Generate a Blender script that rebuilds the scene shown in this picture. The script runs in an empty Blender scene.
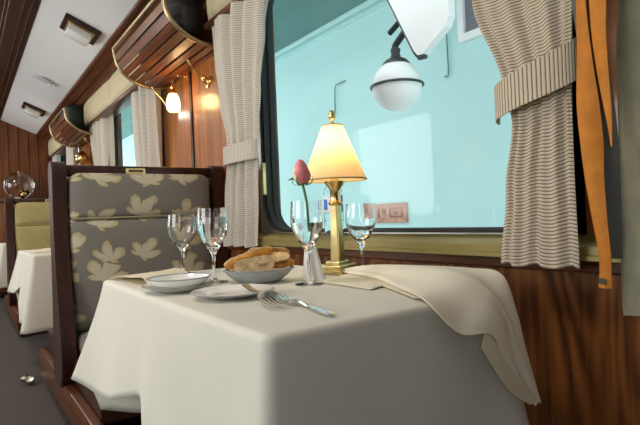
import bpy, bmesh, math, random
from mathutils import Vector, Matrix
random.seed(4)
S = bpy.context.scene
COL = S.collection
PI = math.pi

# ------------------------------------------------------------------ camera
cam_d = bpy.data.cameras.new('camera')
cam = bpy.data.objects.new('camera', cam_d)
COL.objects.link(cam)
rx = Vector((0.577, 0.815, -0.042)); fw = Vector((-0.816, 0.578, 0.007)); up = Vector((0.030, 0.030, 0.999))
fw.normalize(); rx = (rx - fw * rx.dot(fw)).normalized(); up = rx.cross(fw)
cam.matrix_world = Matrix(((rx.x, up.x, -fw.x, 0), (rx.y, up.y, -fw.y, 0), (rx.z, up.z, -fw.z, 0.91), (0, 0, 0, 1)))
cam_d.sensor_width = 36; cam_d.lens = 506.07 / 640 * 36
cam_d.clip_start = 0.02; cam_d.clip_end = 60
S.camera = cam

# ------------------------------------------------------------------ world, daylight, exposure
w = bpy.data.worlds.new('sky'); S.world = w; w.use_nodes = True
bg = w.node_tree.nodes['Background']
bg.inputs[0].default_value = (0.90, 0.97, 1.0, 1); bg.inputs[1].default_value = 3.0
S.view_settings.view_transform = 'Standard'; S.view_settings.look = 'None'
S.view_settings.gamma = 1; S.view_settings.use_curve_mapping = False
S.view_settings.exposure = 0.0

def area(name, loc, size, energy, color, direction):
    l = bpy.data.lights.new(name, 'AREA'); l.shape = 'RECTANGLE'; l.size, l.size_y = size
    l.energy = energy; l.color = color
    o = bpy.data.objects.new(name, l); COL.objects.link(o); o.location = loc
    o.rotation_euler = Vector(direction).to_track_quat('-Z', 'Z').to_euler()
    return o
# daylight entering through the windows of the opposite side of the carriage
for xc, en in ((1.55, 5), (-1.4, 21), (-4.35, 21), (-7.3, 21)):
    area('daylight', (xc, -1.80, 1.45), (1.35, 1.1), en, (1.0, 0.95, 0.86), (0, 1, -0.05))

# ------------------------------------------------------------------ materials
def mat(name):
    m = bpy.data.materials.new(name); m.use_nodes = True
    nt = m.node_tree; b = nt.nodes['Principled BSDF']
    return m, nt, b
def L(nt, a, b): nt.links.new(a, b)
def node(nt, t, **kw):
    n = nt.nodes.new(t)
    for k, v in kw.items(): setattr(n, k, v)
    return n
def ramp(nt, stops):
    r = node(nt, 'ShaderNodeValToRGB')
    while len(r.color_ramp.elements) < len(stops): r.color_ramp.elements.new(0.5)
    for e, (p, c) in zip(r.color_ramp.elements, stops):
        e.position = p; e.color = (*c, 1)
    return r
def math_n(nt, op, a, b=None, c=None):
    n = node(nt, 'ShaderNodeMath', operation=op)
    for i, v in enumerate((a, b, c)):
        if v is None: continue
        if isinstance(v, (int, float)): n.inputs[i].default_value = v
        else: L(nt, v, n.inputs[i])
    return n.outputs[0]
def plain(name, col, rough=0.6, metal=0, noise=0.08, scale=12, bump=0.0, coat=0, sheen=0):
    m, nt, b = mat(name)
    tc = node(nt, 'ShaderNodeTexCoord'); n = node(nt, 'ShaderNodeTexNoise')
    n.inputs['Scale'].default_value = scale; n.inputs['Detail'].default_value = 3
    L(nt, tc.outputs['Object'], n.inputs['Vector'])
    lo = tuple(c * (1 - noise) for c in col); hi = tuple(min(1, c * (1 + noise)) for c in col)
    r = ramp(nt, [(0.3, lo), (0.7, hi)]); L(nt, n.outputs['Fac'], r.inputs[0])
    L(nt, r.outputs[0], b.inputs['Base Color'])
    b.inputs['Roughness'].default_value = rough; b.inputs['Metallic'].default_value = metal
    b.inputs['Coat Weight'].default_value = coat; b.inputs['Sheen Weight'].default_value = sheen
    if bump:
        bp = node(nt, 'ShaderNodeBump'); bp.inputs['Strength'].default_value = bump; bp.inputs['Distance'].default_value = 0.002
        L(nt, n.outputs['Fac'], bp.inputs['Height']); L(nt, bp.outputs[0], b.inputs['Normal'])
    return m
def wood(name, dark, mid, light, axis='z', rough=0.28, coat=0.4, scale=1.0, ring=0.0):
    m, nt, b = mat(name)
    tc = node(nt, 'ShaderNodeTexCoord'); mp = node(nt, 'ShaderNodeMapping')
    sc = {'x': (1.2, 22, 22), 'y': (22, 1.2, 22), 'z': (22, 22, 1.2)}[axis]
    mp.inputs['Scale'].default_value = tuple(v * scale for v in sc)
    L(nt, tc.outputs['Object'], mp.inputs[0])
    n = node(nt, 'ShaderNodeTexNoise'); n.inputs['Scale'].default_value = 1.6; n.inputs['Detail'].default_value = 6
    n.inputs['Distortion'].default_value = 0.6
    L(nt, mp.outputs[0], n.inputs['Vector'])
    fac = n.outputs['Fac']
    if ring:
        mp2 = node(nt, 'ShaderNodeMapping'); mp2.inputs['Scale'].default_value = (3.2, 3.2, 0.75)
        L(nt, tc.outputs['Object'], mp2.inputs[0])
        n2 = node(nt, 'ShaderNodeTexNoise'); n2.inputs['Scale'].default_value = 1.3; n2.inputs['Detail'].default_value = 1
        L(nt, mp2.outputs[0], n2.inputs['Vector'])
        s = math_n(nt, 'SINE', math_n(nt, 'MULTIPLY', n2.outputs['Fac'], 75.0))
        fac = math_n(nt, 'ADD', fac, math_n(nt, 'MULTIPLY', s, ring))
    r = ramp(nt, [(0.28, dark), (0.5, mid), (0.74, light)])
    L(nt, fac, r.inputs[0]); L(nt, r.outputs[0], b.inputs['Base Color'])
    b.inputs['Roughness'].default_value = rough; b.inputs['Coat Weight'].default_value = coat
    b.inputs['Specular IOR Level'].default_value = 0.35
    b.inputs['Coat Roughness'].default_value = 0.12
    bp = node(nt, 'ShaderNodeBump'); bp.inputs['Strength'].default_value = 0.12; bp.inputs['Distance'].default_value = 0.001
    L(nt, fac, bp.inputs['Height']); L(nt, bp.outputs[0], b.inputs['Normal'])
    return m
def glass(name, ior=1.46, col=(1, 1, 1), rough=0.0):
    m, nt, b = mat(name)
    b.inputs['Base Color'].default_value = (*col, 1); b.inputs['Roughness'].default_value = rough
    b.inputs['Transmission Weight'].default_value = 1; b.inputs['IOR'].default_value = ior
    return m
def pane_mat(name, tint=(0.97, 0.99, 0.98)):
    m, nt, b = mat(name); out = nt.nodes['Material Output']; nt.nodes.remove(b)
    t = node(nt, 'ShaderNodeBsdfTransparent'); t.inputs[0].default_value = (*tint, 1)
    g = node(nt, 'ShaderNodeBsdfGlossy'); g.inputs['Roughness'].default_value = 0.02
    lw = node(nt, 'ShaderNodeLayerWeight'); lw.inputs['Blend'].default_value = 0.5
    fc = math_n(nt, 'MULTIPLY_ADD', math_n(nt, 'POWER', lw.outputs['Facing'], 5.0), 0.5, 0.012)
    mx = node(nt, 'ShaderNodeMixShader'); L(nt, fc, mx.inputs[0])
    L(nt, t.outputs[0], mx.inputs[1]); L(nt, g.outputs[0], mx.inputs[2]); L(nt, mx.outputs[0], out.inputs[0])
    return m
def emit(name, col, strength):
    m, nt, b = mat(name)
    b.inputs['Base Color'].default_value = (*col, 1)
    b.inputs['Emission Color'].default_value = (*col, 1); b.inputs['Emission Strength'].default_value = strength
    return m
def cloth(name, col, trans=0.25, trcol=None, rough=0.9, bump=0.15):
    m, nt, b = mat(name); out = nt.nodes['Material Output']
    tc = node(nt, 'ShaderNodeTexCoord'); n = node(nt, 'ShaderNodeTexNoise'); n.inputs['Scale'].default_value = 5
    n.inputs['Detail'].default_value = 4
    L(nt, tc.outputs['Object'], n.inputs['Vector'])
    r = ramp(nt, [(0.3, tuple(c * 0.95 for c in col)), (0.7, col)]); L(nt, n.outputs['Fac'], r.inputs[0])
    L(nt, r.outputs[0], b.inputs['Base Color']); b.inputs['Roughness'].default_value = rough
    b.inputs['Specular IOR Level'].default_value = 0.2
    wv = node(nt, 'ShaderNodeTexNoise'); wv.inputs['Scale'].default_value = 420
    L(nt, tc.outputs['Object'], wv.inputs['Vector'])
    bp = node(nt, 'ShaderNodeBump'); bp.inputs['Strength'].default_value = bump; bp.inputs['Distance'].default_value = 0.001
    L(nt, wv.outputs['Fac'], bp.inputs['Height']); L(nt, bp.outputs[0], b.inputs['Normal'])
    t = node(nt, 'ShaderNodeBsdfTranslucent'); t.inputs[0].default_value = (*(trcol or col), 1)
    mx = node(nt, 'ShaderNodeMixShader'); mx.inputs[0].default_value = trans
    L(nt, b.outputs[0], mx.inputs[1]); L(nt, t.outputs[0], mx.inputs[2]); L(nt, mx.outputs[0], out.inputs[0])
    return m
def ribbed(name, light, dark, pitch):
    # fabric woven with fine ribs: stripes follow the cloth's own V coordinate (metres)
    m, nt, b = mat(name); out = nt.nodes['Material Output']
    uv = node(nt, 'ShaderNodeUVMap'); sp = node(nt, 'ShaderNodeSeparateXYZ'); L(nt, uv.outputs[0], sp.inputs[0])
    n = node(nt, 'ShaderNodeTexNoise'); n.inputs['Scale'].default_value = 60; L(nt, uv.outputs[0], n.inputs['Vector'])
    s = math_n(nt, 'SINE', math_n(nt, 'ADD', math_n(nt, 'MULTIPLY', sp.outputs[1], 2 * PI / pitch),
                                  math_n(nt, 'MULTIPLY', n.outputs['Fac'], 1.2)))
    f = math_n(nt, 'MULTIPLY_ADD', s, 0.5, 0.5)
    r = ramp(nt, [(0.05, dark), (0.42, light)]); L(nt, f, r.inputs[0])
    L(nt, r.outputs[0], b.inputs['Base Color']); b.inputs['Roughness'].default_value = 0.85
    bp = node(nt, 'ShaderNodeBump'); bp.inputs['Strength'].default_value = 0.4; bp.inputs['Distance'].default_value = 0.002
    L(nt, f, bp.inputs['Height']); L(nt, bp.outputs[0], b.inputs['Normal'])
    t = node(nt, 'ShaderNodeBsdfTranslucent'); L(nt, r.outputs[0], t.inputs[0])
    mx = node(nt, 'ShaderNodeMixShader'); mx.inputs[0].default_value = 0.25
    L(nt, b.outputs[0], mx.inputs[1]); L(nt, t.outputs[0], mx.inputs[2]); L(nt, mx.outputs[0], out.inputs[0])
    return m
def floral(name):
    m, nt, b = mat(name)
    tc = node(nt, 'ShaderNodeTexCoord'); sp = node(nt, 'ShaderNodeSeparateXYZ'); L(nt, tc.outputs['Object'], sp.inputs[0])
    nz = node(nt, 'ShaderNodeTexNoise'); nz.inputs['Scale'].default_value = 14; L(nt, tc.outputs['Object'], nz.inputs['Vector'])
    cb = node(nt, 'ShaderNodeCombineXYZ')
    L(nt, math_n(nt, 'MULTIPLY_ADD', sp.outputs[1], 5.2, 0.35), cb.inputs[0])
    L(nt, math_n(nt, 'MULTIPLY_ADD', sp.outputs[2], 6.2, 0.25), cb.inputs[1])
    vo = node(nt, 'ShaderNodeTexVoronoi', voronoi_dimensions='2D'); vo.inputs['Scale'].default_value = 1.0
    vo.inputs['Randomness'].default_value = 0.55; L(nt, cb.outputs[0], vo.inputs['Vector'])
    sub = node(nt, 'ShaderNodeVectorMath', operation='SUBTRACT'); L(nt, cb.outputs[0], sub.inputs[0]); L(nt, vo.outputs['Position'], sub.inputs[1])
    s2 = node(nt, 'ShaderNodeSeparateXYZ'); L(nt, sub.outputs[0], s2.inputs[0])
    sc = node(nt, 'ShaderNodeSeparateColor'); L(nt, vo.outputs['Color'], sc.inputs[0])
    ly = math_n(nt, 'ADD', s2.outputs[1], 0.22)
    th = math_n(nt, 'ADD', math_n(nt, 'ARCTAN2', s2.outputs[0], ly), math_n(nt, 'MULTIPLY_ADD', sc.outputs[0], 1.4, -0.7))
    thn = math_n(nt, 'ADD', th, math_n(nt, 'MULTIPLY_ADD', nz.outputs['Fac'], 1.0, -0.5))
    r = math_n(nt, 'SQRT', math_n(nt, 'ADD', math_n(nt, 'POWER', s2.outputs[0], 2.0), math_n(nt, 'POWER', ly, 2.0)))
    pet = math_n(nt, 'MULTIPLY_ADD', math_n(nt, 'POWER', math_n(nt, 'ABSOLUTE', math_n(nt, 'COSINE', math_n(nt, 'MULTIPLY', thn, 3.3))), 0.7), 0.62, 0.36)
    fan = math_n(nt, 'MULTIPLY_ADD', math_n(nt, 'COSINE', th), 0.50, 0.55)
    Rr = math_n(nt, 'MULTIPLY', math_n(nt, 'MULTIPLY', pet, fan), math_n(nt, 'MULTIPLY_ADD', sc.outputs[1], 0.22, 0.56))
    d = math_n(nt, 'SUBTRACT', Rr, math_n(nt, 'ADD', r, math_n(nt, 'MULTIPLY_ADD', nz.outputs['Fac'], 0.10, -0.05)))
    rp = ramp(nt, [(0.0, (0.185, 0.165, 0.145)), (0.49, (0.185, 0.165, 0.145)), (0.505, (0.46, 0.36, 0.13)), (0.54, (0.44, 0.37, 0.22)), (0.66, (0.52, 0.46, 0.33))])
    L(nt, math_n(nt, 'ADD', d, 0.48), rp.inputs[0])
    L(nt, rp.outputs[0], b.inputs['Base Color']); b.inputs['Roughness'].default_value = 0.85; b.inputs['Sheen Weight'].default_value = 0.2
    return m

M = {}
M['cream_wall'] = plain('cream paint', (0.72, 0.70, 0.66), 0.6, noise=0.02)
M['ceil'] = plain('white ceiling paint', (0.86, 0.87, 0.90), 0.4, noise=0.015, scale=2)
M['wood_end'] = wood('reddish panel wood', (0.070, 0.019, 0.006), (0.15, 0.044, 0.013), (0.23, 0.074, 0.022), rough=0.4, coat=0.15)
M['wood_lamplit'] = wood('lamplit amber veneer', (0.16, 0.048, 0.008), (0.32, 0.105, 0.017), (0.45, 0.165, 0.028), rough=0.38, coat=0.3)  # veneer colour pushed to orange to hold the sconce's warm light
M['wood_wain'] = wood('figured walnut veneer', (0.070, 0.023, 0.007), (0.18, 0.062, 0.017), (0.29, 0.105, 0.028), rough=0.3, coat=0.3, ring=0.14)
M['wood_dark'] = wood('dark mahogany', (0.013, 0.005, 0.003), (0.034, 0.010, 0.006), (0.062, 0.020, 0.010), rough=0.4, coat=0.1)
M['wood_red_x'] = wood('polished cornice wood', (0.040, 0.011, 0.004), (0.105, 0.030, 0.009), (0.18, 0.055, 0.016), axis='x', rough=0.35, coat=0.2)
M['wood_dark_x'] = wood('dark beam wood', (0.022, 0.008, 0.005), (0.05, 0.017, 0.009), (0.085, 0.03, 0.015), axis='x', rough=0.45, coat=0.1)
M['wood_slat'] = wood('rack slat wood', (0.075, 0.020, 0.006), (0.16, 0.046, 0.013), (0.24, 0.076, 0.022), axis='x', rough=0.42, coat=0.1)
M['carpet'] = plain('grey brown carpet', (0.065, 0.053, 0.047), 0.95, noise=0.3, scale=220, bump=0.4)
M['brass'] = plain('polished brass', (0.83, 0.60, 0.25), 0.16, 1, noise=0.03)
M['brass_dull'] = plain('aged brass', (0.70, 0.56, 0.27), 0.3, 1, noise=0.08, scale=40)
M['bronze'] = plain('dull bronze', (0.50, 0.40, 0.24), 0.35, 1, noise=0.15, scale=40)
M['alu'] = plain('brushed aluminium', (0.62, 0.62, 0.60), 0.35, 0.9, noise=0.05)
M['steel'] = plain('polished cutlery steel', (0.80, 0.79, 0.76), 0.14, 1, noise=0.02)
M['rubber'] = plain('black rubber gasket', (0.014, 0.012, 0.010), 0.6, noise=0.2)
M['sill'] = plain('olive gold sill', (0.27, 0.22, 0.075), 0.35, 0.25, noise=0.06, scale=6)
M['glass'] = glass('clear drinking glass', 1.45)
M['water'] = glass('water', 1.33, (0.97, 0.99, 1.0))
M['plastic_clear'] = glass('clear plastic', 1.2, (0.93, 0.97, 1.0))
M['pane'] = pane_mat('window glass')
M['tablecloth'] = cloth('white linen tablecloth', (0.77, 0.75, 0.67), 0.14)
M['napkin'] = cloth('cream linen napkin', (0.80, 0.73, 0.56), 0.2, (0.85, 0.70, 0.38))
M['napkin_white'] = cloth('pale cream linen napkin', (0.90, 0.85, 0.72), 0.22, (0.88, 0.76, 0.48))
M['paper'] = cloth('white paper', (0.86, 0.85, 0.83), 0.2)
M['curtain_near'] = ribbed('ribbed curtain fabric', (0.80, 0.75, 0.68), (0.42, 0.35, 0.27), 0.0096)
M['curtain_dark'] = ribbed('ribbed curtain fabric brown rib', (0.74, 0.65, 0.52), (0.24, 0.16, 0.095), 0.0080)
M['curtain_grey'] = ribbed('ribbed grey curtain', (0.62, 0.56, 0.46), (0.36, 0.31, 0.24), 0.0115)
M['valance'] = plain('beige padded fabric', (0.58, 0.50, 0.33), 0.85, noise=0.08, scale=30, bump=0.2)
M['floral'] = floral('taupe fabric with pale leaf print')
M['yellow'] = plain('mustard yellow upholstery', (0.37, 0.30, 0.125), 0.8, noise=0.08, scale=25, bump=0.2)
M['seat_pale'] = plain('pale seat fabric', (0.62, 0.58, 0.50), 0.85, noise=0.05)
M['piping'] = plain('olive piping', (0.30, 0.26, 0.15), 0.8)
M['china'] = plain('white china', (0.84, 0.83, 0.80), 0.12, noise=0.01, coat=0.5)
M['china_rim'] = plain('grey china rim', (0.30, 0.32, 0.33), 0.15, noise=0.02)
M['china_bowl'] = plain('pale grey china', (0.42, 0.43, 0.43), 0.15, noise=0.03, coat=0.5)
M['crust'] = plain('baked crust', (0.36, 0.13, 0.03), 0.6, noise=0.6, scale=26, bump=0.5)
M['crust_gold'] = plain('golden crust', (0.58, 0.25, 0.03), 0.55, noise=0.45, scale=25, bump=0.5)
M['crumb'] = plain('bread crumb', (0.60, 0.42, 0.22), 0.9, noise=0.3, scale=60, bump=0.6)
M['shadecloth'] = cloth('lampshade fabric', (0.86, 0.76, 0.55), 0.46, (0.95, 0.68, 0.34), bump=0.05)
M['shade_trim'] = plain('lampshade braid', (0.45, 0.30, 0.12), 0.7)
M['bulb'] = emit('lit bulb', (1.0, 0.80, 0.45), 4)
M['opal'] = emit('lit opal glass', (1.0, 0.78, 0.42), 2.2)
M['fill_glow'] = emit('glowing fill panel', (1.0, 0.90, 0.76), 2.0)  # glowing face of the added aisle fill lamps
M['opal_off'] = plain('frosted white glass', (0.86, 0.86, 0.87), 0.2, noise=0.01, coat=0.4)
M['rose'] = plain('pink petal', (0.80, 0.22, 0.24), 0.5, noise=0.35, scale=38)
M['rose_pale'] = plain('pale cream petal', (0.86, 0.64, 0.46), 0.5, noise=0.35, scale=30)
M['green'] = plain('rose stem green', (0.09, 0.22, 0.06), 0.5, noise=0.25)
M['black_bag'] = plain('black bag leather', (0.010, 0.010, 0.011), 0.45, noise=0.3)
M['green_bag'] = plain('dark green bag canvas', (0.012, 0.022, 0.016), 0.6, noise=0.4)
M['strap_pale'] = plain('pale grey strap', (0.55, 0.55, 0.57), 0.6)
M['olive_coat'] = plain('olive grey coat cloth', (0.21, 0.20, 0.135), 0.9, noise=0.15, scale=18, sheen=0.1)
M['grey_coat'] = plain('dark grey lining', (0.11, 0.11, 0.10), 0.85, noise=0.15)
M['orange'] = plain('orange webbing', (0.52, 0.18, 0.012), 0.75, noise=0.15, scale=35, bump=0.2)
M['turq'] = plain('turquoise painted wall', (0.55, 0.84, 0.84), 0.75, noise=0.025, scale=1.2)
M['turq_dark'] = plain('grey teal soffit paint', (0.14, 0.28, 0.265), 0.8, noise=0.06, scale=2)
M['turq_pale'] = plain('pale turquoise paint', (0.56, 0.86, 0.84), 0.7, noise=0.05, scale=5)
M['white_out'] = plain('white enamel', (0.93, 0.93, 0.93), 0.4, noise=0.01)
M['black_out'] = plain('black painted iron', (0.03, 0.035, 0.04), 0.4)
M['pane_grey'] = plain('grey violet window glass', (0.24, 0.22, 0.27), 0.15, noise=0.15, scale=3)
M['ground'] = plain('grey platform paving', (0.60, 0.60, 0.60), 0.8, noise=0.1)
M['notice'] = plain('brown pink notice print', (0.52, 0.28, 0.20), 0.7, noise=0.25, scale=14)
M['notice_ink'] = plain('dark red ink', (0.22, 0.07, 0.05), 0.7)
M['label_blue'] = plain('blue bottle label', (0.05, 0.14, 0.55), 0.4, noise=0.5, scale=50)
M['label_white'] = plain('white bottle label', (0.75, 0.80, 0.86), 0.4, noise=0.1, scale=50)
M['foil'] = plain('crumpled foil', (0.75, 0.72, 0.65), 0.25, 1)
M['table_wood'] = wood('dark table leg wood', (0.02, 0.009, 0.006), (0.04, 0.017, 0.011), (0.07, 0.03, 0.018))  # dark wood shared by the tables and bench legs

# ------------------------------------------------------------------ mesh helpers
ORG = {}
def root(name, label, cat, loc, group=None, kind=None):
    o = bpy.data.objects.new(name, None); o.empty_display_size = 0.05
    COL.objects.link(o); o.location = loc
    ORG[o] = Vector(loc); tag(o, label, cat, group, kind)
    return o
def tag(o, label=None, cat=None, group=None, kind=None):
    if label: o['label'] = label
    if cat: o['category'] = cat
    if group: o['group'] = group
    if kind: o['kind'] = kind
    return o
def finish(name, bm, m, parent=None, smooth=True, angle=40):
    """links the bmesh (world coordinates) as one object"""
    org = ORG[parent] if parent is not None else None
    if org is None:
        vs = [v.co for v in bm.verts]
        lo = Vector([min(v[i] for v in vs) for i in range(3)]); hi = Vector([max(v[i] for v in vs) for i in range(3)])
        org = Vector(((lo.x + hi.x) / 2, (lo.y + hi.y) / 2, lo.z))
    bmesh.ops.translate(bm, verts=bm.verts, vec=-org)
    bmesh.ops.recalc_face_normals(bm, faces=bm.faces)
    me = bpy.data.meshes.new(name); bm.to_mesh(me); bm.free()
    for p in me.polygons: p.use_smooth = smooth
    if smooth: me.set_sharp_from_angle(angle=math.radians(angle))
    for mm in (m if isinstance(m, (list, tuple)) else [m]): me.materials.append(M[mm])
    o = bpy.data.objects.new(name, me); COL.objects.link(o)
    ORG[o] = org
    if parent is not None: o.parent = parent
    else: o.location = org
    return o
def copy_tree(o, parent=None, swap=None):
    c = o.copy(); COL.objects.link(c); c.parent = parent
    if swap and c.data and any(ms and ms in swap for ms in c.data.materials):
        c.data = o.data.copy()
        for i, ms in enumerate(c.data.materials):
            if ms in swap: c.data.materials[i] = swap[ms]
    for ch in o.children: copy_tree(ch, c, swap)
    return c
def NB(): return bmesh.new()
def poly(bm, pts, faces, mi=0):
    vs = [bm.verts.new(p) for p in pts]
    for f in faces:
        fc = bm.faces.new([vs[i] for i in f]); fc.material_index = mi
    return vs
def box(bm, x0, x1, y0, y1, z0, z1, bev=0.0, seg=2, rot=None):
    b2 = bmesh.new()
    poly(b2, [(x0, y0, z0), (x1, y0, z0), (x1, y1, z0), (x0, y1, z0), (x0, y0, z1), (x1, y0, z1), (x1, y1, z1), (x0, y1, z1)],
         [(3, 2, 1, 0), (4, 5, 6, 7), (0, 1, 5, 4), (1, 2, 6, 5), (2, 3, 7, 6), (3, 0, 4, 7)])
    if bev: bmesh.ops.bevel(b2, geom=b2.edges[:], offset=bev, segments=seg, profile=0.5, affect='EDGES')
    if rot: bmesh.ops.transform(b2, matrix=rot, verts=b2.verts)
    me = bpy.data.meshes.new('tmp'); b2.to_mesh(me); b2.free(); bm.from_mesh(me); bpy.data.meshes.remove(me)
    return bm
def lathe(bm, prof, c=(0, 0, 0), seg=32, mtx=None, sx=1, sy=1):
    c = Vector(c); rings = []; new = []
    for r, z in prof:
        if r < 1e-6:
            v = bm.verts.new((0, 0, z)); rings.append([v]); new.append(v)
        else:
            rg = [bm.verts.new((r * sx * math.cos(2 * PI * k / seg), r * sy * math.sin(2 * PI * k / seg), z)) for k in range(seg)]
            rings.append(rg); new += rg
    for a, b in zip(rings, rings[1:]):
        for k in range(seg):
            k2 = (k + 1) % seg
            if len(a) == 1 and len(b) == 1: continue
            if len(a) == 1: bm.faces.new((a[0], b[k], b[k2]))
            elif len(b) == 1: bm.faces.new((a[k], a[k2], b[0]))
            else: bm.faces.new((a[k], a[k2], b[k2], b[k]))
    for v in new:
        co = v.co if mtx is None else mtx @ v.co
        v.co = co + c
    return bm
def tube(bm, pts, r, seg=8, closed=False, flat=1.0):
    pts = [Vector(p) for p in pts]; n = len(pts); rings = []
    rs = r if isinstance(r, (list, tuple)) else [r] * n
    ref = None
    for i, p in enumerate(pts):
        if closed: t = pts[(i + 1) % n] - pts[i - 1]
        else: t = pts[min(i + 1, n - 1)] - pts[max(i - 1, 0)]
        t.normalize()
        if ref is None: ref = Vector((0, 0, 1)) if abs(t.z) < 0.9 else Vector((1, 0, 0))
        a = (ref - t * ref.dot(t)).normalized(); ref = a; b = t.cross(a)
        rings.append([bm.verts.new(p + (a * math.cos(2 * PI * k / seg) * flat + b * math.sin(2 * PI * k / seg)) * rs[i]) for k in range(seg)])
    for i in range(n if closed else n - 1):
        A, B = rings[i], rings[(i + 1) % n]
        for k in range(seg): bm.faces.new((A[k], A[(k + 1) % seg], B[(k + 1) % seg], B[k]))
    if not closed:
        bm.faces.new(rings[0][::-1]); bm.faces.new(rings[-1])
    return bm
def smoothpath(pts, sub=5, closed=False):
    pts = [Vector(p) for p in pts]; out = []; n = len(pts)
    for i in range(n if closed else n - 1):
        p0 = pts[i - 1] if (closed or i > 0) else pts[0]; p1 = pts[i]; p2 = pts[(i + 1) % n]
        p3 = pts[(i + 2) % n] if (closed or i + 2 < n) else pts[-1]
        for s in range(sub):
            t = s / sub
            out.append(0.5 * ((2 * p1) + (p2 - p0) * t + (2 * p0 - 5 * p1 + 4 * p2 - p3) * t * t + (3 * p1 - p0 - 3 * p2 + p3) * t ** 3))
    if not closed: out.append(pts[-1])
    return out
def prism(bm, outline, axis, a, b):
    """outline: 2D list; axis 'x','y','z'; extruded from a to b"""
    def P3(p, t):
        return {'x': (t, p[0], p[1]), 'y': (p[0], t, p[1]), 'z': (p[0], p[1], t)}[axis]
    n = len(outline)
    A = [bm.verts.new(P3(p, a)) for p in outline]; B = [bm.verts.new(P3(p, b)) for p in outline]
    bm.faces.new(A[::-1]); bm.faces.new(B)
    for i in range(n): bm.faces.new((A[i], A[(i + 1) % n], B[(i + 1) % n], B[i]))
    return bm
def rrect(x0, x1, z0, z1, r, seg=8):
    out = []
    for cx, cz, a0 in ((x1 - r, z1 - r, 0), (x0 + r, z1 - r, PI / 2), (x0 + r, z0 + r, PI), (x1 - r, z0 + r, 1.5 * PI)):
        for k in range(seg + 1):
            a = a0 + PI / 2 * k / seg; out.append((cx + r * math.cos(a), cz + r * math.sin(a)))
    return out
def ring_prism(bm, outer, inner, ya, yb):
    n = len(outer); V = []
    for pts, y in ((outer, ya), (inner, ya), (inner, yb), (outer, yb)):
        V.append([bm.verts.new((p[0], y, p[1])) for p in pts])
    for a in range(4):
        A, B = V[a], V[(a + 1) % 4]
        for i in range(n): bm.faces.new((A[i], A[(i + 1) % n], B[(i + 1) % n], B[i]))
    return bm
def sheet(bm, fn, nu, nv, thick=0.0, uvfn=None):
    """grid surface fn(u,v); thick gives it a back side"""
    g = [[bm.verts.new(fn(i / nu, j / nv)) for j in range(nv + 1)] for i in range(nu + 1)]
    uvl = bm.loops.layers.uv.verify() if uvfn else None
    def face(vs, ids):
        f = bm.faces.new(vs)
        if uvl:
            for lp, (i, j) in zip(f.loops, ids): lp[uvl].uv = uvfn(i / nu, j / nv)
        return f
    for i in range(nu):
        for j in range(nv):
            ids = [(i, j), (i + 1, j), (i + 1, j + 1), (i, j + 1)]
            face([g[a][b] for a, b in ids], ids)
    if thick:
        bm.normal_update()
        h = [[bm.verts.new(v.co - v.normal * thick) for v in row] for row in g]
        for i in range(nu):
            for j in range(nv):
                ids = [(i, j), (i, j + 1), (i + 1, j + 1), (i + 1, j)]
                face([h[a][b] for a, b in ids], ids)
        per = [(i, 0) for i in range(nu)] + [(nu, j) for j in range(nv)] + [(i, nv) for i in range(nu, 0, -1)] + [(0, j) for j in range(nv, 0, -1)]
        for k in range(len(per)):
            (a, b), (c, d) = per[k], per[(k + 1) % len(per)]
            face([g[a][b], h[a][b], h[c][d], g[c][d]], [(a, b), (a, b), (c, d), (c, d)])
    return bm
def lerp(a, b, t): return a + (b - a) * t
def sstep(a, b, x):
    t = max(0, min(1, (x - a) / (b - a))); return t * t * (3 - 2 * t)
def interp(tab, x):
    """piecewise smooth table lookup [(x, value...)]"""
    if x <= tab[0][0]: return tab[0][1:]
    for a, b in zip(tab, tab[1:]):
        if x <= b[0]:
            t = (x - a[0]) / (b[0] - a[0]); t = t * t * (3 - 2 * t)
            return tuple(lerp(p, q, t) for p, q in zip(a[1:], b[1:]))
    return tab[-1][1:]

# ================================================================== SETTING
BAY = 2.95
XE = -8.4     # end wall
XB = 2.6      # wall behind the photographer
YW = 1.20     # window wall
YO = -1.62    # opposite wall
def structure(o): o['kind'] = 'structure'; return o

bm = NB(); box(bm, XE - .1, XB + .1, YO - .12, YW + .12, -0.1, 0.0)
fl = structure(finish('floor', bm, 'carpet', smooth=False)); fl['label'] = 'dark grey brown carpet of the carriage aisle'

WZ0, WZ1 = 0.845, 2.02
wins = [(-2.12 + BAY * k, -0.66 + BAY * k) for k in (1, 0, -1, -2)]
def wall_with_windows(name, y0, y1, m, wins):
    bm = NB()
    box(bm, XE, XB, y0, y1, 0, WZ0 - .015); box(bm, XE, XB, y0, y1, WZ1 + .04, 2.6)
    xs = [XB]
    for a, b in wins: xs += [b + .05, a - .05]
    xs.append(XE)
    for i in range(0, len(xs), 2): 
        if xs[i] - xs[i + 1] > 0.01: box(bm, xs[i + 1], xs[i], y0, y1, WZ0 - .015, WZ1 + .04)
    return structure(finish(name, bm, m, smooth=False))
wr = wall_with_windows('wall_right', YW, YW + .10, 'wood_wain', wins); wr['label'] = 'polished walnut wall below and between the windows'
wl = wall_with_windows('wall_left', YO - .10, YO, 'cream_wall', wins); wl['label'] = 'wall on the other side of the aisle'
bm = NB(); box(bm, XB, XB + .1, YO - .1, YW + .1, 0, 2.6); structure(finish('wall_back', bm, 'wood_end', smooth=False))
# end wall with upright boards
bm = NB(); box(bm, XE - .1, XE - .012, YO - .1, YW + .1, 0, 2.6)
we = structure(finish('wall_end', bm, 'wood_dark', smooth=False)); we['label'] = 'reddish wooden end wall of upright boards'
bw = 0.125; y = YW
board = None
while y > YO + .05:
    bm = NB(); box(bm, XE - .012, XE, y - bw + .004, y - .004, 0.0, 2.5, 0.003, 1)
    finish('plank', bm, 'wood_end', we); y -= bw

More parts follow.
